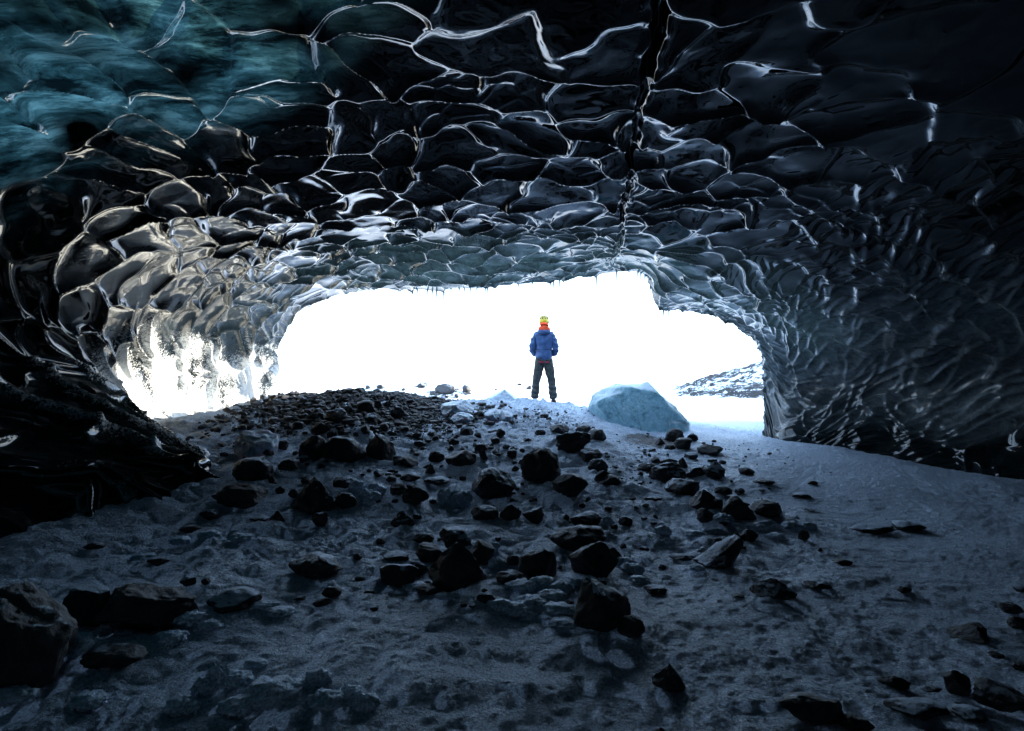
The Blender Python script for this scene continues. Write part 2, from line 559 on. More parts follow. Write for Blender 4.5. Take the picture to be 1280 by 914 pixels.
# snow heaps push up around stones: collect the footprints first
FOOT = []
def stone_place(cx, by, wpx, hpx):
    P = ground_hit(cx, by)
    d = P[1]
    wm = wpx * d / FX
    hm = hpx * d / FX
    elev = (CAM_Z - P[2]) / d
    dep = wm * (0.85 if hpx > 0.35 * wpx else 0.6)
    hh = max(hm * 0.5, hm - dep * elev * 0.6)
    y = P[1] + dep * 0.45
    x = P[0] * (y / P[1])
    return x, y, wm, dep, hh

PLACED = []
for s in STONES:
    PLACED.append((*stone_place(*s[:4]), s[4], s[5]))
for i, s in enumerate(SMALL):
    PLACED.append((*stone_place(*s), 'rarfpa'[i % 6] if s[3] > 0.5 * s[2] else 'rf'[i % 2], None))
n_listed = len(PLACED)
# further small stones where the photograph shows rubble too dense to trace singly
tries = 0
while len(PLACED) < 292 and tries < 9000:
    tries += 1
    u = random.random()
    if u < 0.62:
        px, py = random.uniform(335, 660), random.uniform(500, 640)
        if py < 500 + max(0, (px - 430)) * 0.12 or px - 335 < (py - 560) * 0.5:
            continue
        wpx = random.choice((6, 7, 8, 9, 10, 12, 14))
    elif u < 0.82:
        px, py = random.uniform(760, 990), random.uniform(560, 720)
        wpx = random.choice((6, 7, 8, 10, 12))
    else:
        px, py = random.uniform(440, 800), random.uniform(650, 790)
        wpx = random.choice((8, 9, 11, 13))
    t_ = stone_place(px, py, wpx, wpx * random.uniform(0.5, 0.85))
    if any(math.hypot(t_[0] - q[0], t_[1] - q[1]) < 0.52 * (t_[2] + q[2]) * 0.8 for q in PLACED):
        continue
    PLACED.append((*t_, random.choice('raf'), None))

PERSON = at(680, 505, 11.9)

def axis(lo, hi, step, out_lo, out_hi, n_out, g0):
    core = np.arange(lo, hi, step)
    a = hi + (np.geomspace(g0, out_hi - hi, n_out))
    b = lo - (np.geomspace(g0, lo - out_lo, n_out))[::-1]
    return np.concatenate([b, core, a])

gx = axis(-5.6, 8.2, 0.026, -4000, 4000, 46, 0.06)
gy = axis(2.1, 13.4, 0.024, -400, 6000, 60, 0.04)
XX, YY = np.meshgrid(gx, gy)

def ground_detail(X, Y):
    """everything on top of the base slope"""
    inside = sstep(30, 14, Y) * sstep(-9, -6, X) * sstep(12, 9, X)
    und = 0.055 * fbm(X * 0.7, Y * 0.7, 0, 2)
    warp = 0.25 * pnoise(X * 1.7, Y * 1.7, 0)
    clump = np.abs(pnoise(X * 2.6 + warp, Y * 2.6, 0)) * 0.6 + np.abs(pnoise(X * 5.4, Y * 5.4 + warp, 0)) * 0.35 + np.abs(pnoise(X * 11.0, Y * 11.0, 0)) * 0.18
    m = fbm(X * 0.55 + 3.1, Y * 0.55 - 1.3, 0, 3)
    rough = np.clip(0.45 + m * 0.9, 0.0, 1.0)
    left = sstep(2.6, 0.2, X)
    rough = np.clip(rough * (0.30 + 0.70 * left) + 0.5 * sstep(9.3, 10.3, Y) * sstep(-1.6, -0.6, X) * sstep(2.2, 1.4, X) + 0.55 * sstep(4.4, 3.0, Y) * sstep(0.0, -2.0, X), 0, 1.3)
    rough = rough * (0.55 + 0.45 * sstep(3.6, 5.2, Y))
    rough = np.maximum(rough, 0.30 * sstep(4.2, 1.5, X))
    drift = 0.075 * np.abs(fbm(X * 1.15 + 0.4 * warp, Y * 1.9, 0, 3)) * sstep(4.2, 1.0, X) * (0.45 + 0.55 * sstep(3.6, 5.6, Y)) + 0.045 * np.abs(pnoise(X * 3.6 + 9, Y * 4.4, 0)) * sstep(5.2, 6.5, Y) * sstep(3.6, 2.2, X)
    fine = 0.022 * np.abs(pnoise(X * 8.5, Y * 8.5, 0)) + 0.009 * pnoise(X * 15, Y * 15, 0) + 0.007 * pnoise(X * 27, Y * 27, 0) + 0.005 * pnoise(X * 47, Y * 47, 0)
    return inside * (und + drift + 0.17 * rough * clump + fine * (0.5 + 0.7 * rough))

ZZ = base_z(XX, YY) + ground_detail(XX, YY)
for (sx, sy, sw, sdp, sh, _, _) in PLACED:
    rr = 0.9 * max(sw, 0.12)
    ix0, ix1 = np.searchsorted(gx, (sx - 3 * rr, sx + 3 * rr))
    iy0, iy1 = np.searchsorted(gy, (sy - 3 * rr, sy + 3 * rr))
    sl = (slice(iy0, iy1), slice(ix0, ix1))
    if iy1 > iy0 and ix1 > ix0:
        d2 = ((XX[sl] - sx) ** 2 + (YY[sl] - sy) ** 2) / (rr * rr)
        ZZ[sl] += min(0.05, 0.13 * sh) * np.exp(-d2 * 1.6)
# far plain falls level
far = sstep(20, 60, np.hypot(XX, YY))
ZZ = ZZ * (1 - far) + (-0.75 + 0.22 * fbm(XX * 0.03, YY * 0.03, 0, 3)) * far
ZZ -= 0.06 * sstep(200, 2500, np.hypot(XX, YY))
# gravel on the left mound and thin grit between the rocks
dx = (XX + 2.6) / 2.1
dy = (YY - 9.6) / 2.2
mound = np.exp(-(dx ** 2 + dy ** 2))
trail = np.exp(-(((XX + 0.9) / 1.0) ** 2 + ((YY - 9.0) / 1.4) ** 2)) * 0.75
below = np.exp(-(((XX - 2.3) / 0.8) ** 2 + ((YY - 9.4) / 0.9) ** 2)) * 0.80
DIRT = np.clip(np.maximum.reduce([mound * 0.86, trail * 0.75, below]) + 0.12 * fbm(XX * 1.3, YY * 1.3, 0, 3) - 0.06, -0.2, 1.0)
DIRT = DIRT + 0.20 * sstep(-2.4, -3.6, XX) * sstep(9, 6.5, YY) * sstep(4, 5.2, YY)
DIRT = np.where(YY > 13.5, -0.3, DIRT)
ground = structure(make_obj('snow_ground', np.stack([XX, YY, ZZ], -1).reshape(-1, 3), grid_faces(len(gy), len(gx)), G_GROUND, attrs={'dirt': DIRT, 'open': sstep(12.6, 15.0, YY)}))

def ground_z(x, y):
    i = int(np.clip(np.searchsorted(gx, x) - 1, 0, len(gx) - 2))
    j = int(np.clip(np.searchsorted(gy, y) - 1, 0, len(gy) - 2))
    s = (x - gx[i]) / (gx[i + 1] - gx[i])
    t = (y - gy[j]) / (gy[j + 1] - gy[j])
    return float(ZZ[j, i] * (1 - s) * (1 - t) + ZZ[j, i + 1] * s * (1 - t) + ZZ[j + 1, i] * (1 - s) * t + ZZ[j + 1, i + 1] * s * t)

# ------------------------------------------------------------------ ice cave shell
def rimp(px, py, d):
    return tuple(at(px, py, d))
rim = [rimp(338, 600, 12.2), rimp(338, 535, 12.2), rimp(344, 480, 12.3), rimp(350, 430, 12.4), rimp(384, 385, 12.8), rimp(462, 361, 13.2),
       rimp(560, 360, 13.4), rimp(690, 351, 13.5), rimp(797, 342, 13.5), rimp(822, 384, 13.3), rimp(884, 391, 12.9), rimp(940, 424, 12.2),
       rimp(955, 478, 11.7), rimp(953, 545, 11.4), rimp(953, 590, 11.3)]
def sec(y, pts):
    return [(x, y, z) for x, z in pts]
SECT = [
 rim,
 sec(10.6, [(-5.2, -.1), (-5.5, .8), (-5.7, 1.6), (-5.6, 2.6), (-4.8, 3.45), (-3.3, 3.95), (-1.3, 4.2), (0.9, 4.25), (2.6, 4.1), (3.5, 3.8), (4.5, 3.35), (5.3, 2.6), (5.65, 1.7), (5.3, .6), (5.4, -.1)]),
 sec(8.2, [(-4.2, -.2), (-4.8, .6), (-5.6, 1.35), (-5.8, 2.3), (-5.2, 3.4), (-3.7, 4.05), (-1.4, 4.35), (1.0, 4.4), (2.9, 4.3), (4.2, 4.0), (5.4, 3.55), (6.5, 2.7), (7.1, 1.7), (6.85, .4), (7.0, -.2)]),
 sec(6.4, [(-2.95, -.3), (-3.25, .55), (-4.3, 1.15), (-5.7, 1.9), (-5.8, 3.1), (-4.3, 4.0), (-1.6, 4.45), (1.0, 4.5), (3.1, 4.4), (4.8, 4.1), (6.2, 3.6), (7.5, 2.7), (8.1, 1.6), (7.9, .3), (8.1, -.3)]),
 sec(4.6, [(-4.0, -.4), (-4.4, .25), (-5.0, .95), (-6.0, 1.9), (-6.1, 3.1), (-4.6, 4.05), (-1.7, 4.5), (1.0, 4.55), (3.3, 4.45), (5.2, 4.1), (6.8, 3.6), (8.2, 2.7), (8.9, 1.6), (8.7, .3), (8.9, -.3)]),
 sec(2.4, [(-4.7, -.4), (-5.2, .2), (-5.8, 1.0), (-6.4, 2.0), (-6.2, 3.2), (-4.7, 4.1), (-1.8, 4.5), (1.0, 4.6), (3.4, 4.45), (5.4, 4.1), (7.1, 3.6), (8.6, 2.7), (9.3, 1.6), (9.0, .3), (9.2, -.3)]),
 sec(-1.5, [(-5.2, -.4), (-5.8, .2), (-6.2, 1.0), (-6.6, 2.0), (-6.3, 3.1), (-4.8, 4.0), (-1.8, 4.4), (1.0, 4.5), (3.4, 4.35), (5.4, 4.0), (7.1, 3.5), (8.4, 2.6), (9.0, 1.6), (8.8, .3), (9.0, -.3)]),
 sec(-6.0, [(-3.0, -.4), (-3.6, .2), (-3.9, .9), (-3.9, 1.6), (-3.4, 2.2), (-2.4, 2.7), (-.8, 3.0), (1.0, 3.0), (2.2, 2.9), (3.2, 2.6), (4.0, 2.2), (4.6, 1.7), (4.8, 1.1), (4.6, .3), (4.5, -.4)]),
 sec(-8.0, [(0.0, -.4), (0.0, -.2), (0.0, .0), (0.0, .2), (.1, .3), (.2, .4), (.3, .5), (.5, .5), (.7, .5), (.8, .4), (.9, .3), (1, .2), (1.0, .0), (1.0, -.2), (1.0, -.4)]),
]
K = np.array(SECT)
K[1:, :, 2] -= 0.0239 * np.clip(K[1:, :, 1], 0, None) #                                  # S x N x 3
def cr_axis(A, pos):
    """Catmull-Rom along axis 0 at float positions"""
    n = A.shape[0]
    i = np.clip(np.floor(pos).astype(int), 0, n - 2)
    t = (pos - i).reshape((-1,) + (1,) * (A.ndim - 1))
    g = lambda k: A[np.clip(k, 0, n - 1)]
    p0 = np.where((i - 1 < 0).reshape(t.shape), 2 * g(i) - g(i + 1), g(i - 1))
    p3 = np.where((i + 2 > n - 1).reshape(t.shape), 2 * g(i + 1) - g(i), g(i + 2))
    return _cr(p0, g(i), g(i + 1), p3, t)

# across-the-vault parameter, even in arc length at the fourth section
aa = np.linspace(0, K.shape[1] - 1, 3000)
prof = cr_axis(np.swapaxes(0.5 * (K[1] + K[3])[:, None], 0, 0), aa)[:, 0]
cum = np.concatenate([[0], np.cumsum(np.linalg.norm(np.diff(prof, axis=0), axis=1))])
NA = 1120
apos = np.interp(np.linspace(0, cum[-1], NA), cum, aa)
# along-the-cave parameter: fine in front of the camera, coarse behind
bb = np.linspace(0, K.shape[0] - 1, 3000)
ymid = cr_axis(K[:, 7][:, None], bb)[:, 0, 1]
yt = np.concatenate([np.arange(13.5, 3.0, -0.0185), np.arange(3.0, -8.01, -0.12)])
bpos = np.interp(-yt, -ymid, bb)
SURF = cr_axis(K, bpos)                              # NB x N x 3
SURF = np.swapaxes(cr_axis(np.swapaxes(SURF, 0, 1), apos), 0, 1)   # NB x NA x 3
NB = len(bpos)
# the crown of the vault lies lower and its lip nearer than the side walls reach
KC = np.array([0, 0, 0, .15, .5, .85, 1, 1, 1, .9, .65, .3, 0, 0, 0.])
SB = cr_axis(np.array([.28, .30, .34, .38, .40, .40, .40, .40, .40])[:, None], bpos)[:, 0]
SC = 1 - SB[:, None, None] * cr_axis(KC[:, None], apos)[:, 0][None, :, None]
SURF0 = SURF
CP = np.array((0, 0, CAM_Z))
SURF = CP + (SURF0 - CP) * SC
SC = SC[..., 0]
# normals into the cave
du = np.gradient(SURF, axis=1)
dv = np.gradient(SURF, axis=0)
NRM = np.cross(du, dv)
NRM /= np.maximum(np.linalg.norm(NRM, axis=2), 1e-9)[..., None]
ctr = np.array((0.5, 5.0, 1.8))
if ((ctr - SURF[200, NA // 2]) * NRM[200, NA // 2]).sum() < 0:
    NRM = -NRM
seg = np.linalg.norm(np.diff(SURF0, axis=1), axis=2)
S_ = np.concatenate([np.zeros((NB, 1)), np.cumsum(seg, 1)], 1)
imid = int(np.argmin(np.abs(apos - 7)))
S_ = S_ - S_[:, imid:imid + 1]
sx_ = S_[220]                                        # arc length from the crown line
X_, Y_, Z_ = SURF0[..., 0], SURF0[..., 1], SURF0[..., 2]
Z_ = Z_ + 0.0239 * np.clip(Y_, 0, None)
# big soft swells
big = 0.20 * fbm(S_ * 0.33 + 2.0, Y_ * 0.33, 0, 1)
big *= sstep(13.6, 12.3, Y_) * 0.8 + 0.2

def ridges(U, V, seed, jit=0.9, k=22.0):
    """distance to the nearest cell border (smoothed at the corners), in cell units, and a bowl term"""
    iu, iv = np.floor(U).astype(np.int64), np.floor(V).astype(np.int64)
    best = np.full(U.shape, 1e9)
    bx = np.zeros_like(U)
    by = np.zeros_like(U)
    cells = []
    for a in (-2, -1, 0, 1, 2):
        for b in (-2, -1, 0, 1, 2):
            if abs(a) + abs(b) == 4:
                continue
            cu, cv = iu + a, iv + b
            px_ = cu + hash01(cu + 500, cv + 500, seed) * jit + 0.5 - jit / 2 - U
            py_ = cv + hash01(cu + 500, cv + 500, seed + 7) * jit + 0.5 - jit / 2 - V
            cells.append((px_.astype(np.float32), py_.astype(np.float32)))
            d2 = px_ * px_ + py_ * py_
            m = d2 < best
            best = np.where(m, d2, best)
            bx = np.where(m, px_, bx)
            by = np.where(m, py_, by)
    acc = np.zeros_like(U)
    tw = np.full(U.shape, 1e-12)
    tl = np.zeros_like(U)
    for px_, py_ in cells:
        wt = np.exp(-16.0 * (px_ * px_ + py_ * py_ - best))
        tw += wt
        tl -= wt * py_
        ex, ey = px_ - bx, py_ - by
        ln = np.sqrt(ex * ex + ey * ey)
        e = ((px_ + bx) * ex + (py_ + by) * ey) * 0.5 / np.maximum(ln, 1e-3)
        acc += np.where(ln > 1e-3, np.exp(-k * np.minimum(e, 3.0)), 0)
    e = np.maximum(-np.log(np.maximum(acc, 1e-30)) / k, -0.02) + 0.03
    return np.maximum(e, 0.0), np.sqrt(best), tl / tw

def crest(e, w):
    return 1.0 / (1.0 + (e / w) ** 2)

wu = 0.30 * pnoise(S_ * 0.9, Y_ * 0.9, 0) + 0.12 * pnoise(S_ * 2.3, Y_ * 2.3, 0)
wv = 0.30 * pnoise(S_ * 0.9 + 40, Y_ * 0.9 + 11, 0) + 0.12 * pnoise(S_ * 2.3 + 9, Y_ * 2.3 + 31, 0)
SW = S_ + wu
YW = Y_ + wv
# cell size along the vault: large at the crown, fine on the right wall
sg = np.linspace(-14, 14, 1500)
cs = 0.78 - 0.40 * sstep(2.2, 5.0, sg) - 0.20 * sstep(-1.0, -3.2, sg) + 0.12 * sstep(-5.0, -6.5, sg)
Uc = np.concatenate([[0], np.cumsum(0.5 * (1 / cs[1:] + 1 / cs[:-1]) * np.diff(sg))])
U1 = np.interp(SW, sg, Uc)
yg = np.linspace(-14, 20, 1500)
cyv = 0.62 + 0.30 * sstep(7.0, 4.0, yg) - 0.10 * sstep(9.5, 12.5, yg)
Vc = np.concatenate([[0], np.cumsum(0.5 * (1 / cyv[1:] + 1 / cyv[:-1]) * np.diff(yg))])
V1 = np.interp(YW, yg, Vc)
e1, b1, t1 = ridges(U1, V1, 3)
cell1 = 0.5 + 0.5 * pnoise(S_ * 0.35 + 7, Y_ * 0.35 + 3, 0)
rightw = sstep(2.4, 4.6, S_)
leftw = sstep(-3.8, -5.6, S_)
crown = (1 - rightw) * (1 - leftw)
near = sstep(6.5, 4.2, Y_)
gate = 0.22 + 0.78 * sstep(-0.30, 0.25, fbm(S_ * 1.1 + 5, Y_ * 1.1 + 8, 0, 2))
calm = sstep(0.0, 0.5, fbm(S_ * 0.32 + 20, Y_ * 0.32, 0, 2)) * near
amp1 = 0.125 * gate * (0.7 + 0.6 * cell1) * (1 - 0.68 * rightw) * (1 - 0.25 * near) * (1 - 0.7 * calm)
disp = big + amp1 * (crest(e1, 0.080) - 0.2) + 0.010 * (b1 * b1 - 0.2) + 0.095 * t1 * (1 - 0.6 * leftw) * (0.5 + 0.5 * gate)
# finer second net, between the first
e2, b2, t2 = ridges(SW / 0.42 + 31.3 + 0.3 * Y_, YW / 0.40 + 7.7, 5)
gate2 = sstep(-0.15, 0.45, fbm(S_ * 0.55 - 4, Y_ * 0.55, 0, 2))
amp2 = 0.034 * gate2 * (1 - 0.85 * near) * (0.45 + 0.55 * sstep(6.5, 10, Y_))
disp = disp + amp2 * (crest(e2, 0.085) + 0.8 * t2)
# streamwise ripples on the right wall
e3, b3, t3 = ridges(SW / 0.19 + 11.0 + 0.35 * Y_, YW / 0.55, 9)
gate3 = 0.45 + 0.55 * sstep(-0.3, 0.3, fbm(S_ * 1.3 + 15, Y_ * 1.3, 0, 2))
disp = disp + 0.043 * rightw * gate3 * (crest(e3, 0.12) + 0.2 * b3 * b3 + 0.7 * t3) * (0.12 + 0.88 * sstep(5.0, 7.5, Y_))
# long sweeping fins on the lower left wall
fin = np.abs(((YW * 1.25 + 0.35 * S_ + 0.5 * pnoise(S_ * 0.6, Y_ * 0.6, 0)) % 1.0) - 0.5) * 2
disp = disp + 0.13 * leftw * sstep(3.0, 2.2, Z_) * (fin ** 4 - 0.2)
disp = disp + 0.005 * fbm(S_ * 3.1, Y_ * 3.1, 0, 2)
# fissure running along the crown towards the mouth
cx_ = 0.55 + 0.135 * Y_ + 0.10 * pnoise(0 * Y_ + 3.3, Y_ * 1.1, 0) + 0.03 * pnoise(0 * Y_ + 1.3, Y_ * 4.5, 0)
fd = np.abs(X_ - cx_)
wid = 0.026 + 0.045 * np.abs(pnoise(0 * Y_ + 8.8, Y_ * 1.7, 0))
fmask = crown * sstep(13.4, 12.2, Y_) * sstep(3.9, 4.6, Y_)
fmask = fmask * (0.35 + 0.65 * sstep(-0.3, 0.3, pnoise(0 * Y_ + 2.2, Y_ * 0.9 + 4, 0)))
disp = disp - 0.16 * fmask * np.exp(-(fd / wid) ** 2) + 0.045 * fmask * np.exp(-((fd - 2.1 * wid) / (0.9 * wid)) ** 2) * (0.5 + pnoise(X_ * 6, Y_ * 6, 0))
V3 = SURF + NRM * (disp * SC)[..., None]

# frost, thin roof, and lighter grey ice on the right wall and rim
frost = np.zeros_like(Y_)
fr = sstep(-2.6, -4.2, X_) * sstep(6.8, 8.6, Y_) * sstep(3.4, 1.9, Z_)
frost = fr * (0.54 + 0.34 * fin ** 2) + 0.32 * fbm(S_ * 1.5, Y_ * 1.5, 0, 3) * fr
frl = sstep(-3.0, -4.0, X_) * sstep(4.4, 6.2, Y_) * sstep(8.2, 6.8, Y_) * sstep(2.6, 1.6, Z_)
frost = np.maximum(frost, frl * (0.20 + 0.42 * fin ** 3))
frost = np.maximum(frost, 0.30 * np.exp(-(((Y_ - 7.6) / 0.7) ** 2 + ((Z_ - 2.35) / 0.3) ** 2)) * rightw)
rimw = sstep(12.6, 13.4, Y_)
frost = np.maximum(frost, 0.22 * rimw)
thin = sstep(-0.5, -2.2, X_ + 0.9 * (Y_ - 4.3)) * sstep(6.4, 5.0, Y_) * sstep(2.3, 3.1, Z_) * sstep(2.2, 2.8, Y_)
thin = np.clip(thin * (0.80 + 1.5 * fbm(S_ * 0.8, Y_ * 0.8, 0, 3)), 0, 1)
lipthin = sstep(9.0, 12.5, Y_) * (1 - 0.6 * leftw) * np.clip(0.7 + 0.5 * fbm(S_ * 0.9, Y_ * 0.9, 0, 2), 0.2, 1) * sstep(1.6, 2.6, Z_)
grey = np.clip(rightw * sstep(3.9, 2.4, Z_) * sstep(5.2, 8.0, Y_) * (0.75 + 0.5 * fbm(S_ * 0.7, Y_ * 0.7, 0, 3)), 0, 1) * sstep(0.75, 1.3, Z_ + 0.25 * pnoise(S_, Y_, 0))
grey = np.maximum(grey, 0.30 * sstep(10.0, 12.8, Y_))

# the outside of the glacier front, grown from the rim; mostly unseen right shoulder added to block sun
rimv = V3[0]
cen = np.array((0.4, 0, 1.6))
outv = rimv - cen
outv[:, 1] = 0
outv /= np.linalg.norm(outv, axis=1)[:, None]
rs = sstep(3.5, 4.8, rimv[:, 0])[:, None]
rings = []
for (o_, f_, fr_, up) in ((0.10, 0.12, 0.25, 0.0), (0.45, 0.25, 1.1, 0.1), (0.9, 0.3, 2.8, 0.4), (1.7, 0.3, 5.2, 1.2), (3.2, 0.25, 5.2, 2.4), (5.5, 0.2, 2.5, 3.0), (9.0, 0.15, -2.0, 3.0)):
    oo = min(o_, 0.9)
    v = rimv + outv * (oo * (1 - rs) + (0.5 * o_ + 0.42 * max(fr_, 0)) * rs)
    v[:, 1] += (f_ * (1 - rs) + fr_ * rs)[:, 0]
    v[:, 2] += up * np.clip(rimv[:, 2] - 0.5, 0, 2) * 0.6 * rs[:, 0]
    v += 0.07 * min(1, o_ * 2) * np.stack([pnoise(v[:, 0] * 1.2 + 5 * c, v[:, 1] * 1.2, v[:, 2] * 1.2) for c in range(3)], -1)
    rings.append(v)
allv = np.concatenate([np.stack(rings[::-1]), V3], 0)
nrg = len(rings)
pad = lambda a, val: np.concatenate([np.full((nrg, NA), val), a], 0)
cave = structure(make_obj('ice_cave', allv.reshape(-1, 3), grid_faces(NB + nrg, NA), G_ICE,
                          attrs={'frost': pad(frost, 1.0), 'thin': pad(thin, 0.0), 'lip': pad(lipthin, 0.0), 'grey': pad(grey, 0.0)}))
# ------------------------------------------------------------------ icicles hanging from the lip
def lathe(profile, n=8, jitter=0.0, seed=0):
    r_ = random.Random(seed)
    vs_, fs_ = [], []
    ox = oy = 0.0
    for (rad, z) in profile:
        for k in range(n):
            a = 2 * math.pi * k / n
            vs_.append((ox + rad * math.cos(a), oy + rad * math.sin(a), z))
        ox += r_.uniform(-jitter, jitter)
        oy += r_.uniform(-jitter, jitter)
    m = len(profile)
    for i in range(m - 1):
        for k in range(n):
            k2 = (k + 1) % n
            fs_.append((i * n + k, i * n + k2, (i + 1) * n + k2, (i + 1) * n + k))
    return vs_, fs_

M = Mat('icicle_ice')
pc = (M.ramp(M.noise(20, 4, 0.6, M.pos()), [(0.3, (0.35, 0.45, 0.5)), (0.7, (0.7, 0.8, 0.85))]))
pp = M.principled(pc, 0.15, None, IOR=1.31)
pt = M.n('ShaderNodeBsdfTranslucent')
M.l(pc, pt.inputs['Color'])
pm = M.n('ShaderNodeMixShader')
pm.inputs[0].default_value = 0.7
M.l(pp.outputs[0], pm.inputs[1])
M.l(pt.outputs[0], pm.inputs[2])
G_ICICLE = M.finish(pm)
rows = V3[:14]
row_px = 640 + FX * rows[..., 0] / rows[..., 1]
for i, (px, ln) in enumerate([(512, 7), (524, 8), (531, 12), (538, 9), (543, 14), (552, 10), (556, 16), (566, 8), (577, 9), (583, 14), (590, 11), (597, 15),
                              (604, 9), (612, 10), (691, 12), (694, 20), (697, 15), (745, 16), (774, 20), (795, 22), (799, 24), (804, 18), (810, 20), (827, 18), (834, 16), (650, 8), (668, 7), (720, 9)]):
    cand = np.abs(row_px - px) < 3
    cand &= rows[..., 2] > 2.3
    if not cand.any():
        continue
    idx = np.argwhere(cand)
    zc = rows[cand][:, 2] / rows[cand][:, 1]
    j, k = idx[int(np.argmin(zc))]
    p = rows[j, k]
    lm = ln * p[1] / FX
    vv, ff = lathe([(0.020, 0.05), (0.017, 0.0), (0.011, -0.35 * lm), (0.007, -0.7 * lm), (0.002, -lm)], 7, 0.004, i)
    make_obj('icicle', np.array(vv), np.array(ff), G_ICICLE, parent=cave, loc=(p[0], p[1], p[2] + 0.01))

# ------------------------------------------------------------------ far land outside
def hill_patch(name, x0, x1, y0, y1, nx, ny, zfun, rockfun, mat):
    xs = np.linspace(x0, x1, nx)
    ys = np.linspace(y0, y1, ny)
    X, Y = np.meshgrid(xs, ys)
    Z = zfun(X, Y)
    return structure(make_obj(name, np.stack([X, Y, Z], -1).reshape(-1, 3), grid_faces(ny, nx), mat, attrs={'rock': rockfun(X, Y, Z)}))

def z_right(X, Y):
    t = (X - (11.0 + 0.27 * (Y - 40))) / 14.0
    ridge = np.clip(t, -0.5, 3.0)
    e = np.minimum(sstep(36, 50, Y), sstep(120, 75, Y))
    return -1.2 + e * (0.7 + 4.4 * np.maximum(ridge, -0.2)) + e * (0.45 * fbm(X * 0.22, Y * 0.22, 0, 5) + 0.22 * np.abs(fbm(X * 0.9, Y * 0.9, 0, 3)))
hill_patch('hill', 6, 75, 32, 120, 340, 320, z_right,
           lambda X, Y, Z: 0.56 + 0.25 * fbm(X * 0.12, Y * 0.12, 0, 3) - 0.6 * sstep(0.2, -0.6, Z), G_FAR)
def z_left(X, Y):
    e = np.minimum(sstep(34, 50, Y), sstep(130, 80, Y)) * sstep(12.0, -2.0, X)
    return -1.2 + e * (1.45 + 0.75 * np.exp(-((X + 7.5) / 5.5) ** 2) + 0.30 * fbm(X * 0.15, Y * 0.15, 0, 4) + 0.008 * np.clip(-X - 14, 0, 60))
def far_hit(px, py):
    r_ = ray(px, py)
    for t in np.arange(20, 110, 0.2):
        q = np.array((0, 0, CAM_Z)) + r_ * t
        if q[2] < max(float(z_left(q[0], q[1])), -0.75):
            return q
    return at(px, py, 58.0)
OUT = [(460, 486, 8, 6, 'leftmost dark stone on the sunlit far snow'), (475, 485, 11, 6, 'dark stone second from left on the far snow'), (481, 493, 10, 7, 'dark stone low on the far snow at left'),
       (495, 496, 13, 10, 'upright dark stone on far snow left of the big outcrop'), (504, 488, 6, 4, 'tiny stone left of the big far outcrop'), (527, 483, 13, 6, 'flat dark stone on the far crest left of the outcrop'),
       (540, 494, 8, 7, 'dark stone at the left foot of the far outcrop'), (556, 490, 30, 14, 'large dark outcrop on the far snowy crest'), (583, 490, 13, 12, 'dark stone right of the far outcrop'),
       (523, 502, 9, 6, 'lone dark stone on far snow below the outcrop'), (571, 496, 7, 5, 'small stone between the far outcrop and its right neighbour'),
       (620, 488, 5, 4, 'tiny dark stone on far snow above the snowy pyramid'), (649, 482, 8, 4, 'dark speck of stone on the far crest left of the person'), (661, 487, 9, 7, 'dark stone on far snow just left of the person')]
OUTP = [far_hit(o[0], o[1]) for o in OUT]
def rock_left(X, Y, Z):
    f = 0.02 + 0.25 * fbm(X * 0.2, Y * 0.2, 0, 3)
    for o, P in zip(OUT, OUTP):
        rr = o[2] * P[1] / FX * 0.95
        f = np.maximum(f, 0.70 * np.exp(-(((X - P[0]) / rr) ** 2 + ((Y - P[1]) / (rr * 2.2)) ** 2)))
    return f
hill_patch('hill', -45, 14, 32, 120, 420, 320, z_left, rock_left, G_FAR)
def z_bank(X, Y):
    e = np.minimum(sstep(14.2, 16.5, Y), sstep(34, 22, Y))
    return 0.1 + e * (0.40 + 0.52 * np.clip(-X - 5.6, 0, 8)) + 0.05 * e * fbm(X, Y, 0, 3)
hill_patch('snow_bank', -14, -4.0, 13.9, 34, 110, 160, z_bank, lambda X, Y, Z: 0 * X - 0.5, G_FAR)

# ------------------------------------------------------------------ stones
_ico = {}
def ico(sub):
    if sub not in _ico:
        bm = bmesh.new()
        bmesh.ops.create_icosphere(bm, subdivisions=sub, radius=1.0)
        v = np.array([q.co[:] for q in bm.verts])
        f = np.array([[q.index for q in p.verts] for p in bm.faces])
        bm.free()
        _ico[sub] = (v, f)
    return _ico[sub]

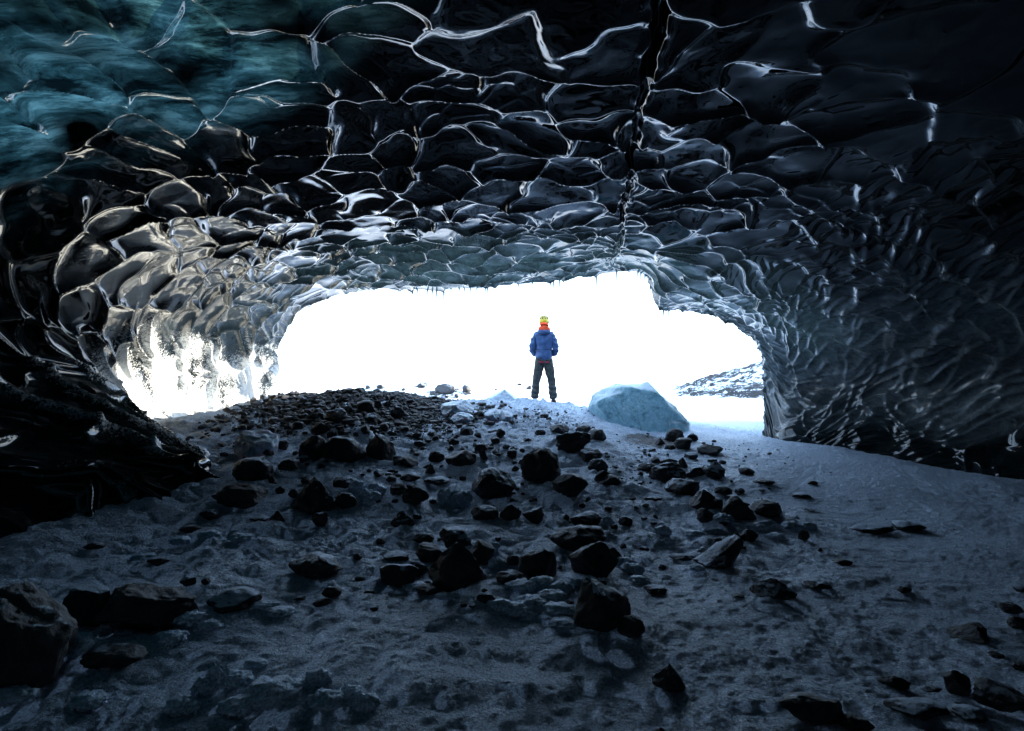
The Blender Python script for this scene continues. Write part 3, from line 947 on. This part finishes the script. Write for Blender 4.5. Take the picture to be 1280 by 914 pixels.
def stone_verts(shape, seed, sub=4):
    r_ = np.random.default_rng(seed)
    v0, f = ico(sub)
    v = v0.copy()
    o = seed * 3.17
    v *= (1 + 0.16 * fbm(v0[:, 0] * 1.1 + o, v0[:, 1] * 1.1, v0[:, 2] * 1.1 + 0.37, 2))[:, None]
    if shape == 'w':
        v[:, 0] += 0.45 * v[:, 2]
    nplane, lo, hi, soft = {'r': (11, .66, .92, .88), 'a': (15, .48, .82, .97), 's': (8, .6, .9, .85), 'p': (7, .55, .85, .95), 'w': (9, .5, .75, .98), 'f': (10, .55, .9, .95)}[shape]
    for i in range(nplane):
        n = r_.normal(size=3)
        n /= np.linalg.norm(n)
        if shape == 'p' and i < 4:
            a = i * 1.57 + r_.uniform(0, .8)
            n = np.array((math.cos(a) * .83, math.sin(a) * .83, .56))
        d = r_.uniform(lo, hi)
        if shape == 'p' and i < 4:
            d = r_.uniform(.42, .58)
        ex = v @ n - d
        v -= np.clip(ex, 0, None)[:, None] * n[None] * soft
    nn = v / np.linalg.norm(v, axis=1)[:, None]
    v += nn * (0.085 * fbm(v0[:, 0] * 2.7 + o, v0[:, 1] * 2.7, v0[:, 2] * 2.7 + .21, 3) + 0.016 * fbm(v0[:, 0] * 8 + o, v0[:, 1] * 8, v0[:, 2] * 8 + .4, 2))[:, None]
    lo_, hi_ = v.min(0), v.max(0)
    v = (v - (lo_ + hi_) / 2) / ((hi_ - lo_) / 2)
    if shape == 'w':
        v[:, 2] = np.where(v[:, 2] > -0.5, -0.5 + (v[:, 2] + 0.5) * (0.18 + 0.82 * np.clip((v[:, 0] + 1) / 1.8, 0, 1) ** 1.2), v[:, 2])
        v[:, 2] = -1 + 2 * (v[:, 2] + 1) / (v[:, 2].max() + 1)
    return v, f

_mesh = {}
def stone_mesh(shape, var, sub=3):
    key = (shape, var, sub)
    if key not in _mesh:
        v, f = stone_verts(shape, 100 + var * 7 + ord(shape), sub)
        o = make_obj('stone', v, f, G_ROCK)
        _mesh[key] = o.data
        bpy.data.objects.remove(o)
    return _mesh[key]

def short_label(t):
    ws = t.split()
    if len(ws) > 16:
        t = t.replace(' to it', '').replace('the boulder below the biggest smooth one', 'the lower smooth boulder').replace('lump of broken snow', 'snow lump')
    return t

def where_words(dx_, dy_):
    if abs(dx_) > 1.1 * abs(dy_):
        return 'right of' if dx_ > 0 else 'left of'
    return 'behind' if dy_ > 0 else 'in front of'

SHORT = ['the huge lower left boulder', 'the flat-sided lower left boulder', 'the wedged lower left boulder', 'the low rounded lower left boulder',
 'the humped boulder', 'the half-buried lower left stone', 'the broad boulder by the left wall', 'the rough boulder by the left wall', 'the tall pointed boulder',
 'the wide mound boulder', 'the round pitted mound boulder', 'the mound boulder left of the wide one', 'the domed mound stone', 'the biggest smooth boulder',
 'the snow-capped boulder', 'the boulder below the biggest smooth one', 'the angular boulder under the ridge', 'the snow-topped stone by the ice block',
 'the low boulder at the gravel edge', 'the angular mid-slope stone', 'the peaked mid-slope stone', 'the egg-shaped stone', 'the tilted stone', 'the topmost stone of the right pile',
 'the broad back boulder of the right pile', 'the grey topped boulder', 'the big blocky boulder', 'the lump beside the blocky boulder', 'the boulder between the central heaps',
 'the slab-faced boulder', 'the ridged stone of the left heap', 'the shoulder stone of the left heap', 'the upright stone of the left heap', 'the low angular heap-end boulder',
 'the wedge-shaped boulder', 'the blocky boulder below the ice block', 'the rounded end boulder below the ice block', 'the peaked boulder below the ice block', 'the pale grey boulder',
 'the black boulder by the pale one', 'the round stone at the ice block', 'the angular stone by the pale boulder', 'the lone dusted stone', 'the long flat stone',
 'the stone joined to the flat one', 'the slanted stone at right', 'the corner boulder at lower right', 'the upright stone at lower right', 'the bottom-edge boulder',
 'the long low slab', 'the thin peaked foreground stone']
ORD = ['nearest', 'second nearest', 'third nearest', 'fourth nearest', 'fifth nearest', 'sixth nearest', 'seventh nearest', 'eighth nearest', 'ninth nearest', 'tenth nearest',
       'eleventh nearest', 'twelfth nearest', 'thirteenth nearest', 'fourteenth nearest', 'fifteenth nearest', 'sixteenth nearest', 'seventeenth nearest', 'eighteenth nearest', 'nineteenth nearest', 'twentieth nearest']
LAB = {}
def relate(items, noun, far_from=None):
    """label by the closest well-known boulder, side and rank"""
    out = {}
    buckets = {}
    for key, x, y in items:
        h = min(range(len(STONES)), key=lambda i: math.hypot(PLACED[i][0] - x, PLACED[i][1] - y))
        dx_, dy_ = x - PLACED[h][0], y - PLACED[h][1]
        buckets.setdefault((h, where_words(dx_, dy_)), []).append((math.hypot(dx_, dy_), key))
    for (h, wd), lst in buckets.items():
        lst.sort()
        for r_, (_, key) in enumerate(lst):
            out[key] = f'{noun} {wd} {SHORT[h]}' if len(lst) == 1 else f'{noun} {wd} {SHORT[h]}, {ORD[min(r_, 19)]} to it'
            out[key] = short_label(out[key])
    return out

rel = relate([(i, PLACED[i][0], PLACED[i][1]) for i in range(len(STONES), n_listed)], 'dark stone')
rel.update(relate([(i, PLACED[i][0], PLACED[i][1]) for i in range(n_listed, len(PLACED))], 'small black pebble'))
for i, (x, y, wm, dep, hh, shp, lab) in enumerate(PLACED):
    hero = i < len(STONES)
    me = stone_mesh(shp, i if hero else i % 9, 5 if (hero and wm > 0.45) else (4 if i < n_listed else 3))
    nm = 'boulder' if hero else ('stone' if i < n_listed else 'pebble')
    o = bpy.data.objects.new(nm, me)
    gz = min(ground_z(x, y), ground_z(x, y - dep * 0.35) + 0.02)
    o.location = (x, y, gz + hh * 0.5 - 0.22 * hh)
    o.scale = (wm / 2, dep / 2, hh / 2 * 1.3)
    if not hero:
        o.rotation_euler = (0, 0, math.pi * (i % 2))
    COL.objects.link(o)
    tag(o, lab or rel[i], 'boulder' if hero else ('stone' if i < n_listed else 'pebble'),
        'boulders on the cave floor' if hero else ('stones among the boulders' if i < n_listed else 'small pebbles strewn over the slope'))

# dark stones lying on the snow outside
for i, ((px, py, wp, hp, lab), P) in enumerate(zip(OUT, OUTP)):
    d = P[1]
    o = bpy.data.objects.new('boulder', stone_mesh('a', 30 + i, 3))
    o.location = (P[0], P[1], P[2] + 0.22 * hp * d / FX)
    o.scale = (wp * d / FX * 0.42, wp * d / FX * 0.42, hp * d / FX * 0.55)
    COL.objects.link(o)
    tag(o, lab, 'boulder', 'stones on the far snow outside')

# ------------------------------------------------------------------ loose gravel (nobody could count it)
v1, f1 = ico(1)
base_sets = []
for k in range(14):
    r_ = np.random.default_rng(900 + k)
    v = v1 * (1 + 0.25 * r_.normal(size=(len(v1), 1)).clip(-1.3, 1.3)) * r_.uniform(.6, 1.2, size=(1, 3))
    base_sets.append(v)
def gravel(name, n, sampler, smin, smax, label):
    vs_, fs_ = [], []
    off = 0
    c = 0
    while c < n:
        x, y, ok = sampler()
        if not ok:
            continue
        c += 1
        s = smin * (smax / smin) ** (random.random() ** 2.2)
        a = random.uniform(0, 6.28)
        v = base_sets[c % 14] * s
        ca, sa = math.cos(a), math.sin(a)
        v = np.stack([v[:, 0] * ca - v[:, 1] * sa, v[:, 0] * sa + v[:, 1] * ca, v[:, 2] * 0.75], -1) + np.array((x, y, ground_z(x, y) + s * 0.25))
        vs_.append(v)
        fs_.append(f1 + off)
        off += len(v)
    o = make_obj(name, np.concatenate(vs_), np.concatenate(fs_), G_GRAVEL, smooth=False)
    tag(o, label, 'gravel', kind='stuff')
def samp_mound():
    x, y = random.gauss(-2.5, 1.15), random.gauss(9.7, 1.1)
    d = math.exp(-(((x + 2.5) / 1.9) ** 2 + ((y - 9.7) / 1.9) ** 2)) + 0.35 * float(fbm(x * 1.3, y * 1.3, 0.0, 2))
    return x, y, d > 0.22 and -5 < x < 0.6 and 6.5 < y < 12.5
def samp_slope():
    x, y = random.gauss(0.2, 1.9), random.gauss(8.6, 1.7)
    return x, y, float(fbm(x * 0.9 + 4, y * 0.9, 0.0, 3)) > 0.12 and 4.6 < y < 12.0 and -3.6 < x < 4.6
gravel('mound_gravel', 6500, samp_mound, 0.012, 0.085, 'dark loose gravel covering the mound at the left of the opening')
gravel('slope_gravel', 1300, samp_slope, 0.006, 0.045, 'scattered black grit on the snowy slope below the person')

# ------------------------------------------------------------------ lumps of broken snow
def clump_mesh(k):
    v0, f = ico(4)
    o = 31.7 * k
    r0 = 1 + 0.22 * fbm(v0[:, 0] * 1.3 + o, v0[:, 1] * 1.3, v0[:, 2] * 1.3 + .3, 2)
    bil = np.abs(pnoise(v0[:, 0] * 2.4 + o, v0[:, 1] * 2.4, v0[:, 2] * 2.4 + .6)) * 0.40 + np.abs(pnoise(v0[:, 0] * 5.5 + o, v0[:, 1] * 5.5, v0[:, 2] * 5.5 + .6)) * 0.16
    v = v0 * (r0 + bil + 0.03 * pnoise(v0[:, 0] * 14 + o, v0[:, 1] * 14, v0[:, 2] * 14 + .2))[:, None]
    lo_, hi_ = v.min(0), v.max(0)
    v = (v - (lo_ + hi_) / 2) / ((hi_ - lo_) / 2)
    ob = make_obj('snow_clump', v, f, G_SNOW)
    me = ob.data
    bpy.data.objects.remove(ob)
    return me
CM = [clump_mesh(k) for k in range(8)]
CL = [(60, 862, 40, 46), (85, 850, 60, 42), (20, 905, 50, 30), (110, 900, 46, 26), (235, 800, 44, 26), (215, 818, 38, 22), (262, 800, 30, 16), (272, 872, 30, 36), (297, 872, 40, 26), (255, 880, 30, 26),
      (228, 902, 44, 30), (340, 902, 74, 46), (300, 905, 50, 30), (370, 885, 40, 22), (398, 878, 34, 26), (405, 905, 48, 30), (440, 890, 30, 20), (458, 905, 34, 26), (320, 850, 30, 14), (155, 812, 24, 12),
      (330, 775, 40, 14), (350, 782, 34, 14), (625, 778, 34, 18), (648, 783, 46, 22), (668, 775, 44, 22), (690, 770, 40, 20), (700, 785, 44, 20), (705, 800, 36, 16), (652, 756, 40, 18), (680, 752, 34, 20),
      (700, 758, 36, 22), (720, 748, 28, 18), (622, 725, 24, 20), (790, 725, 32, 18), (800, 738, 26, 14), (782, 712, 28, 16), (612, 700, 26, 20), (560, 770, 30, 10), (828, 675, 22, 16), (835, 683, 18, 10),
      (905, 668, 22, 14), (890, 674, 30, 10), (870, 676, 26, 10), (990, 666, 24, 12), (970, 680, 24, 10), (945, 672, 26, 12), (960, 665, 22, 12), (1010, 664, 20, 10), (872, 720, 18, 10), (462, 640, 30, 20),
      (448, 630, 26, 22), (470, 630, 26, 16), (575, 640, 30, 26), (560, 636, 26, 22), (262, 682, 30, 12), (300, 690, 34, 12), (225, 690, 26, 12), (180, 705, 30, 12), (760, 662, 14, 12), (520, 752, 34, 12)]
pts = []
for i, c in enumerate(CL):
    x, y, wm, dep, hh = stone_place(*c)
    pts.append((i, x, y, wm, dep, hh))
rel = relate([(p[0], p[1], p[2]) for p in pts], 'lump of broken snow')
for i, x, y, wm, dep, hh in pts:
    o = bpy.data.objects.new('snow_clump', CM[i % 8])
    o.location = (x, y, ground_z(x, y) + 0.22 * hh)
    o.scale = (wm / 2 * 1.1, dep / 2, hh * 0.78)
    o.rotation_euler = (0, 0, math.pi * (i % 2))
    COL.objects.link(o)
    tag(o, rel[i], 'snow clump', 'lumps of broken snow on the floor')

# ------------------------------------------------------------------ ice pieces on the ridge
def ice_chunk(name, key, planes, seed, sub=5, amp=0.05):
    v0, f = ico(sub)
    v = v0 * 1.25
    for nx_, ny_, nz_, d in planes:
        n = np.array((nx_, ny_, nz_), float)
        n /= np.linalg.norm(n)
        v -= np.clip(v @ n - d, 0, None)[:, None] * n[None] * 0.97
    nn = v / np.linalg.norm(v, axis=1)[:, None]
    o = seed * 2.9
    v += nn * (amp * fbm(v0[:, 0] * 1.9 + o, v0[:, 1] * 1.9, v0[:, 2] * 1.9 + .4, 4) + 0.3 * amp * np.abs(pnoise(v0[:, 0] * 6 + o, v0[:, 1] * 6, v0[:, 2] * 6 + .7)))[:, None]
    lo_, hi_ = v.min(0), v.max(0)
    return (v - (lo_ + hi_) / 2) / ((hi_ - lo_) / 2), f
def put(name, vf, px0, px1, py0, py1, depth, dep_m, mat, label, cat):
    if depth is None:
        depth = float(ground_hit((px0 + px1) / 2, py1)[1])
    a, b = at(px0, py1 + 0.12 * (py1 - py0), depth), at(px1, py0, depth)
    wm, hm = b[0] - a[0], b[2] - a[2]
    v, f = vf
    o = make_obj(name, v * np.array((wm / 2, dep_m / 2, hm / 2)), f, mat, loc=((a[0] + b[0]) / 2, depth + dep_m * 0.3, (a[2] + b[2]) / 2))
    return tag(o, label, cat)
blk = ice_chunk('ice_block', 0, [(0.25, -0.1, 1, .86), (-0.6, -0.2, .75, 1.04), (.75, -.1, .62, .80), (-0.15, -1, .25, .82), (.8, -.65, .3, .98), (-1, -.4, -.3, 1.0), (-.75, -.2, -.85, .86)], 3, amp=0.085)
v = blk[0]
v[:, 2] += np.exp(-(((v[:, 0] - 0.10) / 0.13) ** 2 + ((v[:, 1] + 0.1) / 0.5) ** 2)) * (v[:, 2] > 0.3) * 0.20
v[:, 2] -= 0.25 * np.clip(v[:, 0] - 0.1, 0, 1) * (v[:, 2] > 0)
v[:, 0] = np.where(v[:, 0] > 0.72, 0.72 + (v[:, 0] - 0.72) * 0.35, v[:, 0])
v[:, 0] = np.where(v[:, 0] < -0.8, -0.8 + (v[:, 0] + 0.8) * 0.5, v[:, 0])
lo_, hi_ = v.min(0), v.max(0)
blk = ((v - (lo_ + hi_) / 2) / ((hi_ - lo_) / 2), blk[1])
put('ice_block', blk, 740, 867, 477, 562, 10.7, 1.25, G_BLOCK, 'big pale blue translucent ice block sitting on the snow ridge', 'ice block')
M = Mat('dusted_ice')
pos_ = M.pos()
nA = M.noise(16, 6, .7, pos_)
G_DUST = M.finish(M.principled(M.ramp(nA, [(0.34, (0.20, 0.27, 0.34)), (0.64, (0.52, 0.63, 0.74))]), 0.5, M.bump(nA, .6, .04), Subsurface__Weight=0.2, Subsurface__Scale=0.1))
put('ice_chunk', ice_chunk('c', 0, [(-.62, -.1, .78, .34), (.78, -.1, .66, .34), (0.1, -.9, .5, .42), (0, .9, .5, .5)], 6, amp=0.03), 590, 664, 486, 524, 11.6, 0.75, G_DUST, 'pyramid-shaped snow-dusted ice chunk just left of the person', 'ice chunk')
put('ice_chunk', ice_chunk('c', 0, [(-.3, -.2, 1, .6), (.6, -.4, .6, .7), (-.8, -.5, .3, .8)], 9, amp=0.10), 547, 592, 500, 524, None, 0.5, G_DUST, 'rough grey ice lump left of the pyramid-shaped chunk', 'ice chunk')
put('ice_chunk', ice_chunk('c', 0, [(-.3, -.3, 1, .5), (.7, -.4, .5, .6)], 12, amp=0.10), 604, 627, 511, 529, None, 0.35, G_DUST, 'small rounded ice lump below the pyramid-shaped chunk', 'ice chunk')
put('ice_chunk', ice_chunk('c', 0, [(.2, -.3, 1, .5), (-.7, -.4, .5, .6)], 15, amp=0.10), 623, 642, 514, 531, None, 0.3, G_DUST, 'second small ice lump, right beside the small rounded one', 'ice chunk')
put('ice_chunk', ice_chunk('c', 0, [(.3, -.3, 1, .85), (-.6, -.5, .6, .8)], 18, amp=0.16), 562, 592, 516, 533, None, 0.4, G_DUST, 'flat snowy ice lump in front of the rough grey one', 'ice chunk')
put('ice_chunk', ice_chunk('c', 0, [(.1, -.3, 1, .4), (-.6, -.7, .3, .6)], 21, amp=0.12), 285, 342, 540, 576, None, 0.45, G_DUST, 'bluish frosted ice chunk by the left wall above the boulders', 'ice chunk')
for i, (a, b, c, d, dp) in enumerate([(1082, 1122, 552, 580, 9.75), (1110, 1150, 560, 582, 9.45)]):
    P = at((a + b) / 2, d, dp)
    put('snow_clump', (ice_chunk('c', 0, [(0, -.2, 1, .6)], 40 + i, 4, 0.22)), a, b, c, d, dp, 0.3, G_SNOW, ['crusted snow heap against the foot of the right ice wall', 'lower snow heap right of the crusted one along the right wall'][i], 'snow clump')

# ------------------------------------------------------------------ the person on the ridge
def skin(name, joints, edges, mat, parent=None, sub=2, root=0):
    me = bpy.data.meshes.new(name)
    me.from_pydata([j[:3] for j in joints], edges, [])
    ob = bpy.data.objects.new(name, me)
    COL.objects.link(ob)
    md = ob.modifiers.new('skin', 'SKIN')
    md.use_smooth_shade = True
    for k, sv in enumerate(me.skin_vertices[0].data):
        r_ = joints[k][3]
        sv.radius = r_ if isinstance(r_, tuple) else (r_, r_)
        sv.use_root = (k == root)
    sb = ob.modifiers.new('sub', 'SUBSURF')
    sb.levels = sb.render_levels = sub
    bpy.context.view_layer.update()
    dg = bpy.context.evaluated_depsgraph_get()
    m2 = bpy.data.meshes.new_from_object(ob.evaluated_get(dg))
    bpy.data.objects.remove(ob)
    m2.name = name
    m2.materials.clear()
    m2.materials.append(mat)
    for p in m2.polygons:
        p.use_smooth = True
    o2 = bpy.data.objects.new(name, m2)
    COL.objects.link(o2)
    if parent:
        o2.parent = parent
    return o2

SKINM = mat_plain('skin', (0.55, 0.36, 0.28), 0.55, 60, 0.08)
JACK = mat_plain('blue_shell_fabric', (0.042, 0.092, 0.22), 0.62, 14, 0.35, 0.3, 0.6)
JACK2 = mat_plain('blue_hood_fabric', (0.025, 0.06, 0.15), 0.65, 14, 0.3, 0.3, 0.6)
TROU = mat_plain('grey_trouser_fabric', (0.055, 0.062, 0.062), 0.75, 16, 0.35, 0.25, 0.6)
BUFF = mat_plain('orange_scarf_fabric', (0.80, 0.10, 0.035), 0.8, 25, 0.2, 0.2, 0.5)
RED = mat_plain('red_trim', (0.55, 0.02, 0.05), 0.7, 25, 0.2)
YELL = mat_plain('yellow_helmet_shell', (0.62, 0.50, 0.03), 0.35, 10, 0.1, 0.5, 0.05)
DARK = mat_plain('dark_rubber', (0.02, 0.02, 0.022), 0.6, 20, 0.2)
BOOT = mat_plain('brown_boot_leather', (0.05, 0.03, 0.025), 0.55, 20, 0.3)

J = [(0, 0, .95, .13), (0, 0, 1.12, (.14, .10)), (0, 0, 1.34, (.16, .11)), (0, 0, 1.46, .07), (0, .015, 1.54, .058), (0, .02, 1.60, (.068, .08)), (0, .02, 1.68, (.075, .092)), (0, .015, 1.745, (.05, .06)),
     (-.10, 0, .90, .09), (-.155, .02, .50, .062), (-.185, -.02, .10, .042), (-.20, .10, .035, .038),
     (.10, 0, .90, .09), (.155, .02, .50, .062), (.185, -.02, .10, .042), (.20, .10, .035, .038),
     (-.165, 0, 1.39, .058), (-.230, .0, 1.06, .044), (-.12, .20, 1.02, .033), (-.06, .25, 1.02, (.022, .038)),
     (.165, 0, 1.39, .058), (.230, .0, 1.06, .044), (.12, .20, 1.02, .033), (.06, .25, 1.02, (.022, .038)),
     (0, .115, 1.655, .014)]
E = [(0, 1), (1, 2), (2, 3), (3, 4), (4, 5), (5, 6), (6, 7), (0, 8), (8, 9), (9, 10), (10, 11), (0, 12), (12, 13), (13, 14), (14, 15), (2, 16), (16, 17), (17, 18), (18, 19), (2, 20), (20, 21), (21, 22), (22, 23), (6, 24)]
for s, wr in ((-1, 19), (1, 23)):
    for q, (dz, ln) in enumerate([(.028, .062), (.010, .072), (-.010, .068), (-.028, .052)]):
        k = len(J)
        J.append((s * .035, .275, 1.02 + dz, .0095))
        J.append((s * (.035 - ln * .55), .285, 1.015 + dz, .0085))
        J.append((s * (.035 - ln), .268, 1.008 + dz, .0075))
        E += [(wr, k), (k, k + 1), (k + 1, k + 2)]
    k = len(J)
    J.append((s * .055, .262, 1.065, .0105))
    J.append((s * .025, .27, 1.085, .009))
    E += [(wr, k), (k, k + 1)]
person = skin('person', J, E, SKINM)
feet_z = min(ground_z(PERSON[0] + s, PERSON[1]) for s in (-.2, .2))
person.location = (PERSON[0], PERSON[1], feet_z + 0.005)
person.rotation_euler = (0, 0, R(-3))
person.scale = (1.04, 1.04, 1.04)
tag(person, 'person in blue jacket, orange neck scarf and yellow helmet standing on the ridge, back turned', 'person')
# jacket: torso and sleeves in one surface
jj = [(0, 0, .80, (.190, .155)), (0, 0, 1.00, (.180, .145)), (0, 0, 1.14, (.178, .140)), (0, -.01, 1.28, (.195, .150)), (0, -.01, 1.38, (.165, .130)), (0, 0, 1.455, (.095, .09)),
      (-.145, -.005, 1.385, .082), (-.215, -.015, 1.25, .078), (-.240, -.02, 1.08, .073), (-.215, .09, 1.00, .066), (-.13, .19, 1.02, .056),
      (.145, -.005, 1.385, .082), (.215, -.015, 1.25, .078), (.240, -.02, 1.08, .073), (.215, .09, 1.00, .066), (.13, .19, 1.02, .056)]
je = [(0, 1), (1, 2), (2, 3), (3, 4), (4, 5), (4, 6), (6, 7), (7, 8), (8, 9), (9, 10), (4, 11), (11, 12), (12, 13), (13, 14), (14, 15)]
jacket = skin('jacket', jj, je, JACK, person, 3)
me = jacket.data
co = np.zeros(len(me.vertices) * 3)
me.vertices.foreach_get('co', co)
co = co.reshape(-1, 3)
wr = 0.010 * fbm(co[:, 0] * 9, co[:, 1] * 9, co[:, 2] * 13, 3) + 0.008 * np.sin(co[:, 2] * 55 + 4 * pnoise(co[:, 0] * 5, co[:, 2] * 5, .3)) * (np.abs(co[:, 0]) > .2)
nn = np.zeros(len(me.vertices) * 3)
me.vertices.foreach_get('normal', nn)
co += nn.reshape(-1, 3) * wr[:, None]
me.vertices.foreach_set('co', co.ravel())
me.update()
def ringband(name, cx, cy_, z0, z1, rx0, ry0, rx1, ry1, mat, parent, a0=0, a1=2 * math.pi, n=36, bulge=0.01):
    vv = []
    m = 7
    for i in range(m):
        t = i / (m - 1)
        for k in range(n):
            a = a0 + (a1 - a0) * k / (n - 1)
            b = bulge * math.sin(math.pi * t)
            vv.append((cx + (rx0 + (rx1 - rx0) * t + b) * math.cos(a), cy_ + (ry0 + (ry1 - ry0) * t + b) * math.sin(a), z0 + (z1 - z0) * t))
    return make_obj(name, np.array(vv), grid_faces(m, n), mat, parent)
def girth(z):
    q = co[(np.abs(co[:, 2] - z) < .03) & (np.abs(co[:, 0]) < .2)]
    return float(np.abs(q[:, 0]).max()) , float(-q[:, 1].min())
zb = float(co[:, 2].min())
gxr, gyr = girth(zb + .05)
ringband('hem_band', 0, 0, zb + .012, zb + .034, gxr * .97, gyr * .99, gxr * .99, gyr + .004, RED, jacket, R(232), R(308), bulge=.003)
gyr = girth(1.09)[1]
ringband('waist_seam', 0, 0, 1.08, 1.10, .17, gyr, .17, gyr, JACK2, jacket, R(200), R(340), bulge=.006)
skin('hood', [(-.115, -.06, 1.47, .045), (-.06, -.125, 1.435, .055), (0, -.145, 1.42, .060), (.06, -.125, 1.435, .055), (.115, -.06, 1.47, .045)], [(0, 1), (1, 2), (2, 3), (3, 4)], JACK2, jacket)
tj = [(0, 0, 1.00, (.150, .120)), (-.085, 0, .80, (.105, .115)), (-.125, .005, .60, (.088, .098)), (-.155, .01, .46, (.076, .084)), (-.175, -.01, .26, (.078, .085)), (-.19, -.02, .09, (.085, .092)),
      (.085, 0, .80, (.105, .115)), (.125, .005, .60, (.088, .098)), (.155, .01, .46, (.076, .084)), (.175, -.01, .26, (.078, .085)), (.19, -.02, .09, (.085, .092))]
tj[1] = (-.08, 0, .84, (.10, .115))
tj[6] = (.08, 0, .84, (.10, .115))
tr_ = skin('trousers', tj, [(0, 1), (1, 2), (2, 3), (3, 4), (4, 5), (0, 6), (6, 7), (7, 8), (8, 9), (9, 10)], TROU, person, 3)
me = tr_.data
co = np.zeros(len(me.vertices) * 3)
me.vertices.foreach_get('co', co)
co = co.reshape(-1, 3)
nn = np.zeros(len(me.vertices) * 3)
me.vertices.foreach_get('normal', nn)
co += nn.reshape(-1, 3) * (0.012 * fbm(co[:, 0] * 8, co[:, 1] * 8, co[:, 2] * 11, 3) + 0.006 * np.sin(co[:, 2] * 60 + 5 * co[:, 0]) * (co[:, 2] < .4))[:, None]
me.vertices.foreach_set('co', co.ravel())
me.update()
for s in (-1, 1):
    bt = skin('boot', [(s * .19, -.045, .10, .062), (s * .19, -.05, .045, .055), (s * .20, .04, .045, (.052, .048)), (s * .205, .13, .035, (.045, .036))], [(0, 1), (1, 2), (2, 3)], BOOT, person)
    vv, ff = [], []
    n = 18
    for z in (-.006, .018):
        for k in range(n):
            a = 2 * math.pi * k / n
            vv.append((s * .197 + .056 * math.cos(a), .035 + .155 * math.sin(a), z))
    ff = [(k, (k + 1) % n, n + (k + 1) % n, n + k) for k in range(n)]
    make_obj('sole', np.array(vv), np.array(ff), DARK, bt)
skin('scarf', [(-.095, -.02, 1.485, .060), (-.065, -.085, 1.50, .068), (0, -.105, 1.51, .072), (.065, -.085, 1.50, .068), (.095, -.02, 1.485, .060), (0, -.070, 1.58, .085), (-.07, -.035, 1.59, .068), (.07, -.035, 1.59, .068), (.06, .06, 1.50, .04), (-.06, .06, 1.50, .04)],
     [(0, 1), (1, 2), (2, 3), (3, 4), (2, 5), (5, 6), (5, 7), (4, 8), (0, 9)], BUFF, person)
# helmet: a ribbed dome with dark vents
hv = []
nA_, nB_ = 40, 14
for i in range(nB_):
    t = i / (nB_ - 1) * R(116)
    for k in range(nA_):
        a = 2 * math.pi * k / (nA_ - 1)
        rr = 1 + 0.03 * math.cos(5 * a)
        hv.append((0.106 * rr * math.sin(t) * math.cos(a), .02 + .130 * rr * math.sin(t) * math.sin(a), 1.668 + .120 * math.cos(t)))
helm = make_obj('helmet', np.array(hv), grid_faces(nB_, nA_), YELL, person)
for k in range(6):
    a = R(200 + 28 * k)
    vv = []
    for i in range(5):
        t = R(35 + 10 * i)
        for q in (-1, 1):
            aa_ = a + q * R(6)
            vv.append((.112 * math.sin(t) * math.cos(aa_), .02 + .136 * math.sin(t) * math.sin(aa_), 1.668 + .126 * math.cos(t)))
    make_obj('vent', np.array(vv), grid_faces(5, 2), DARK, helm)
ringband('strap', 0, .02, 1.620, 1.634, .100, .122, .104, .126, DARK, helm, bulge=.002)
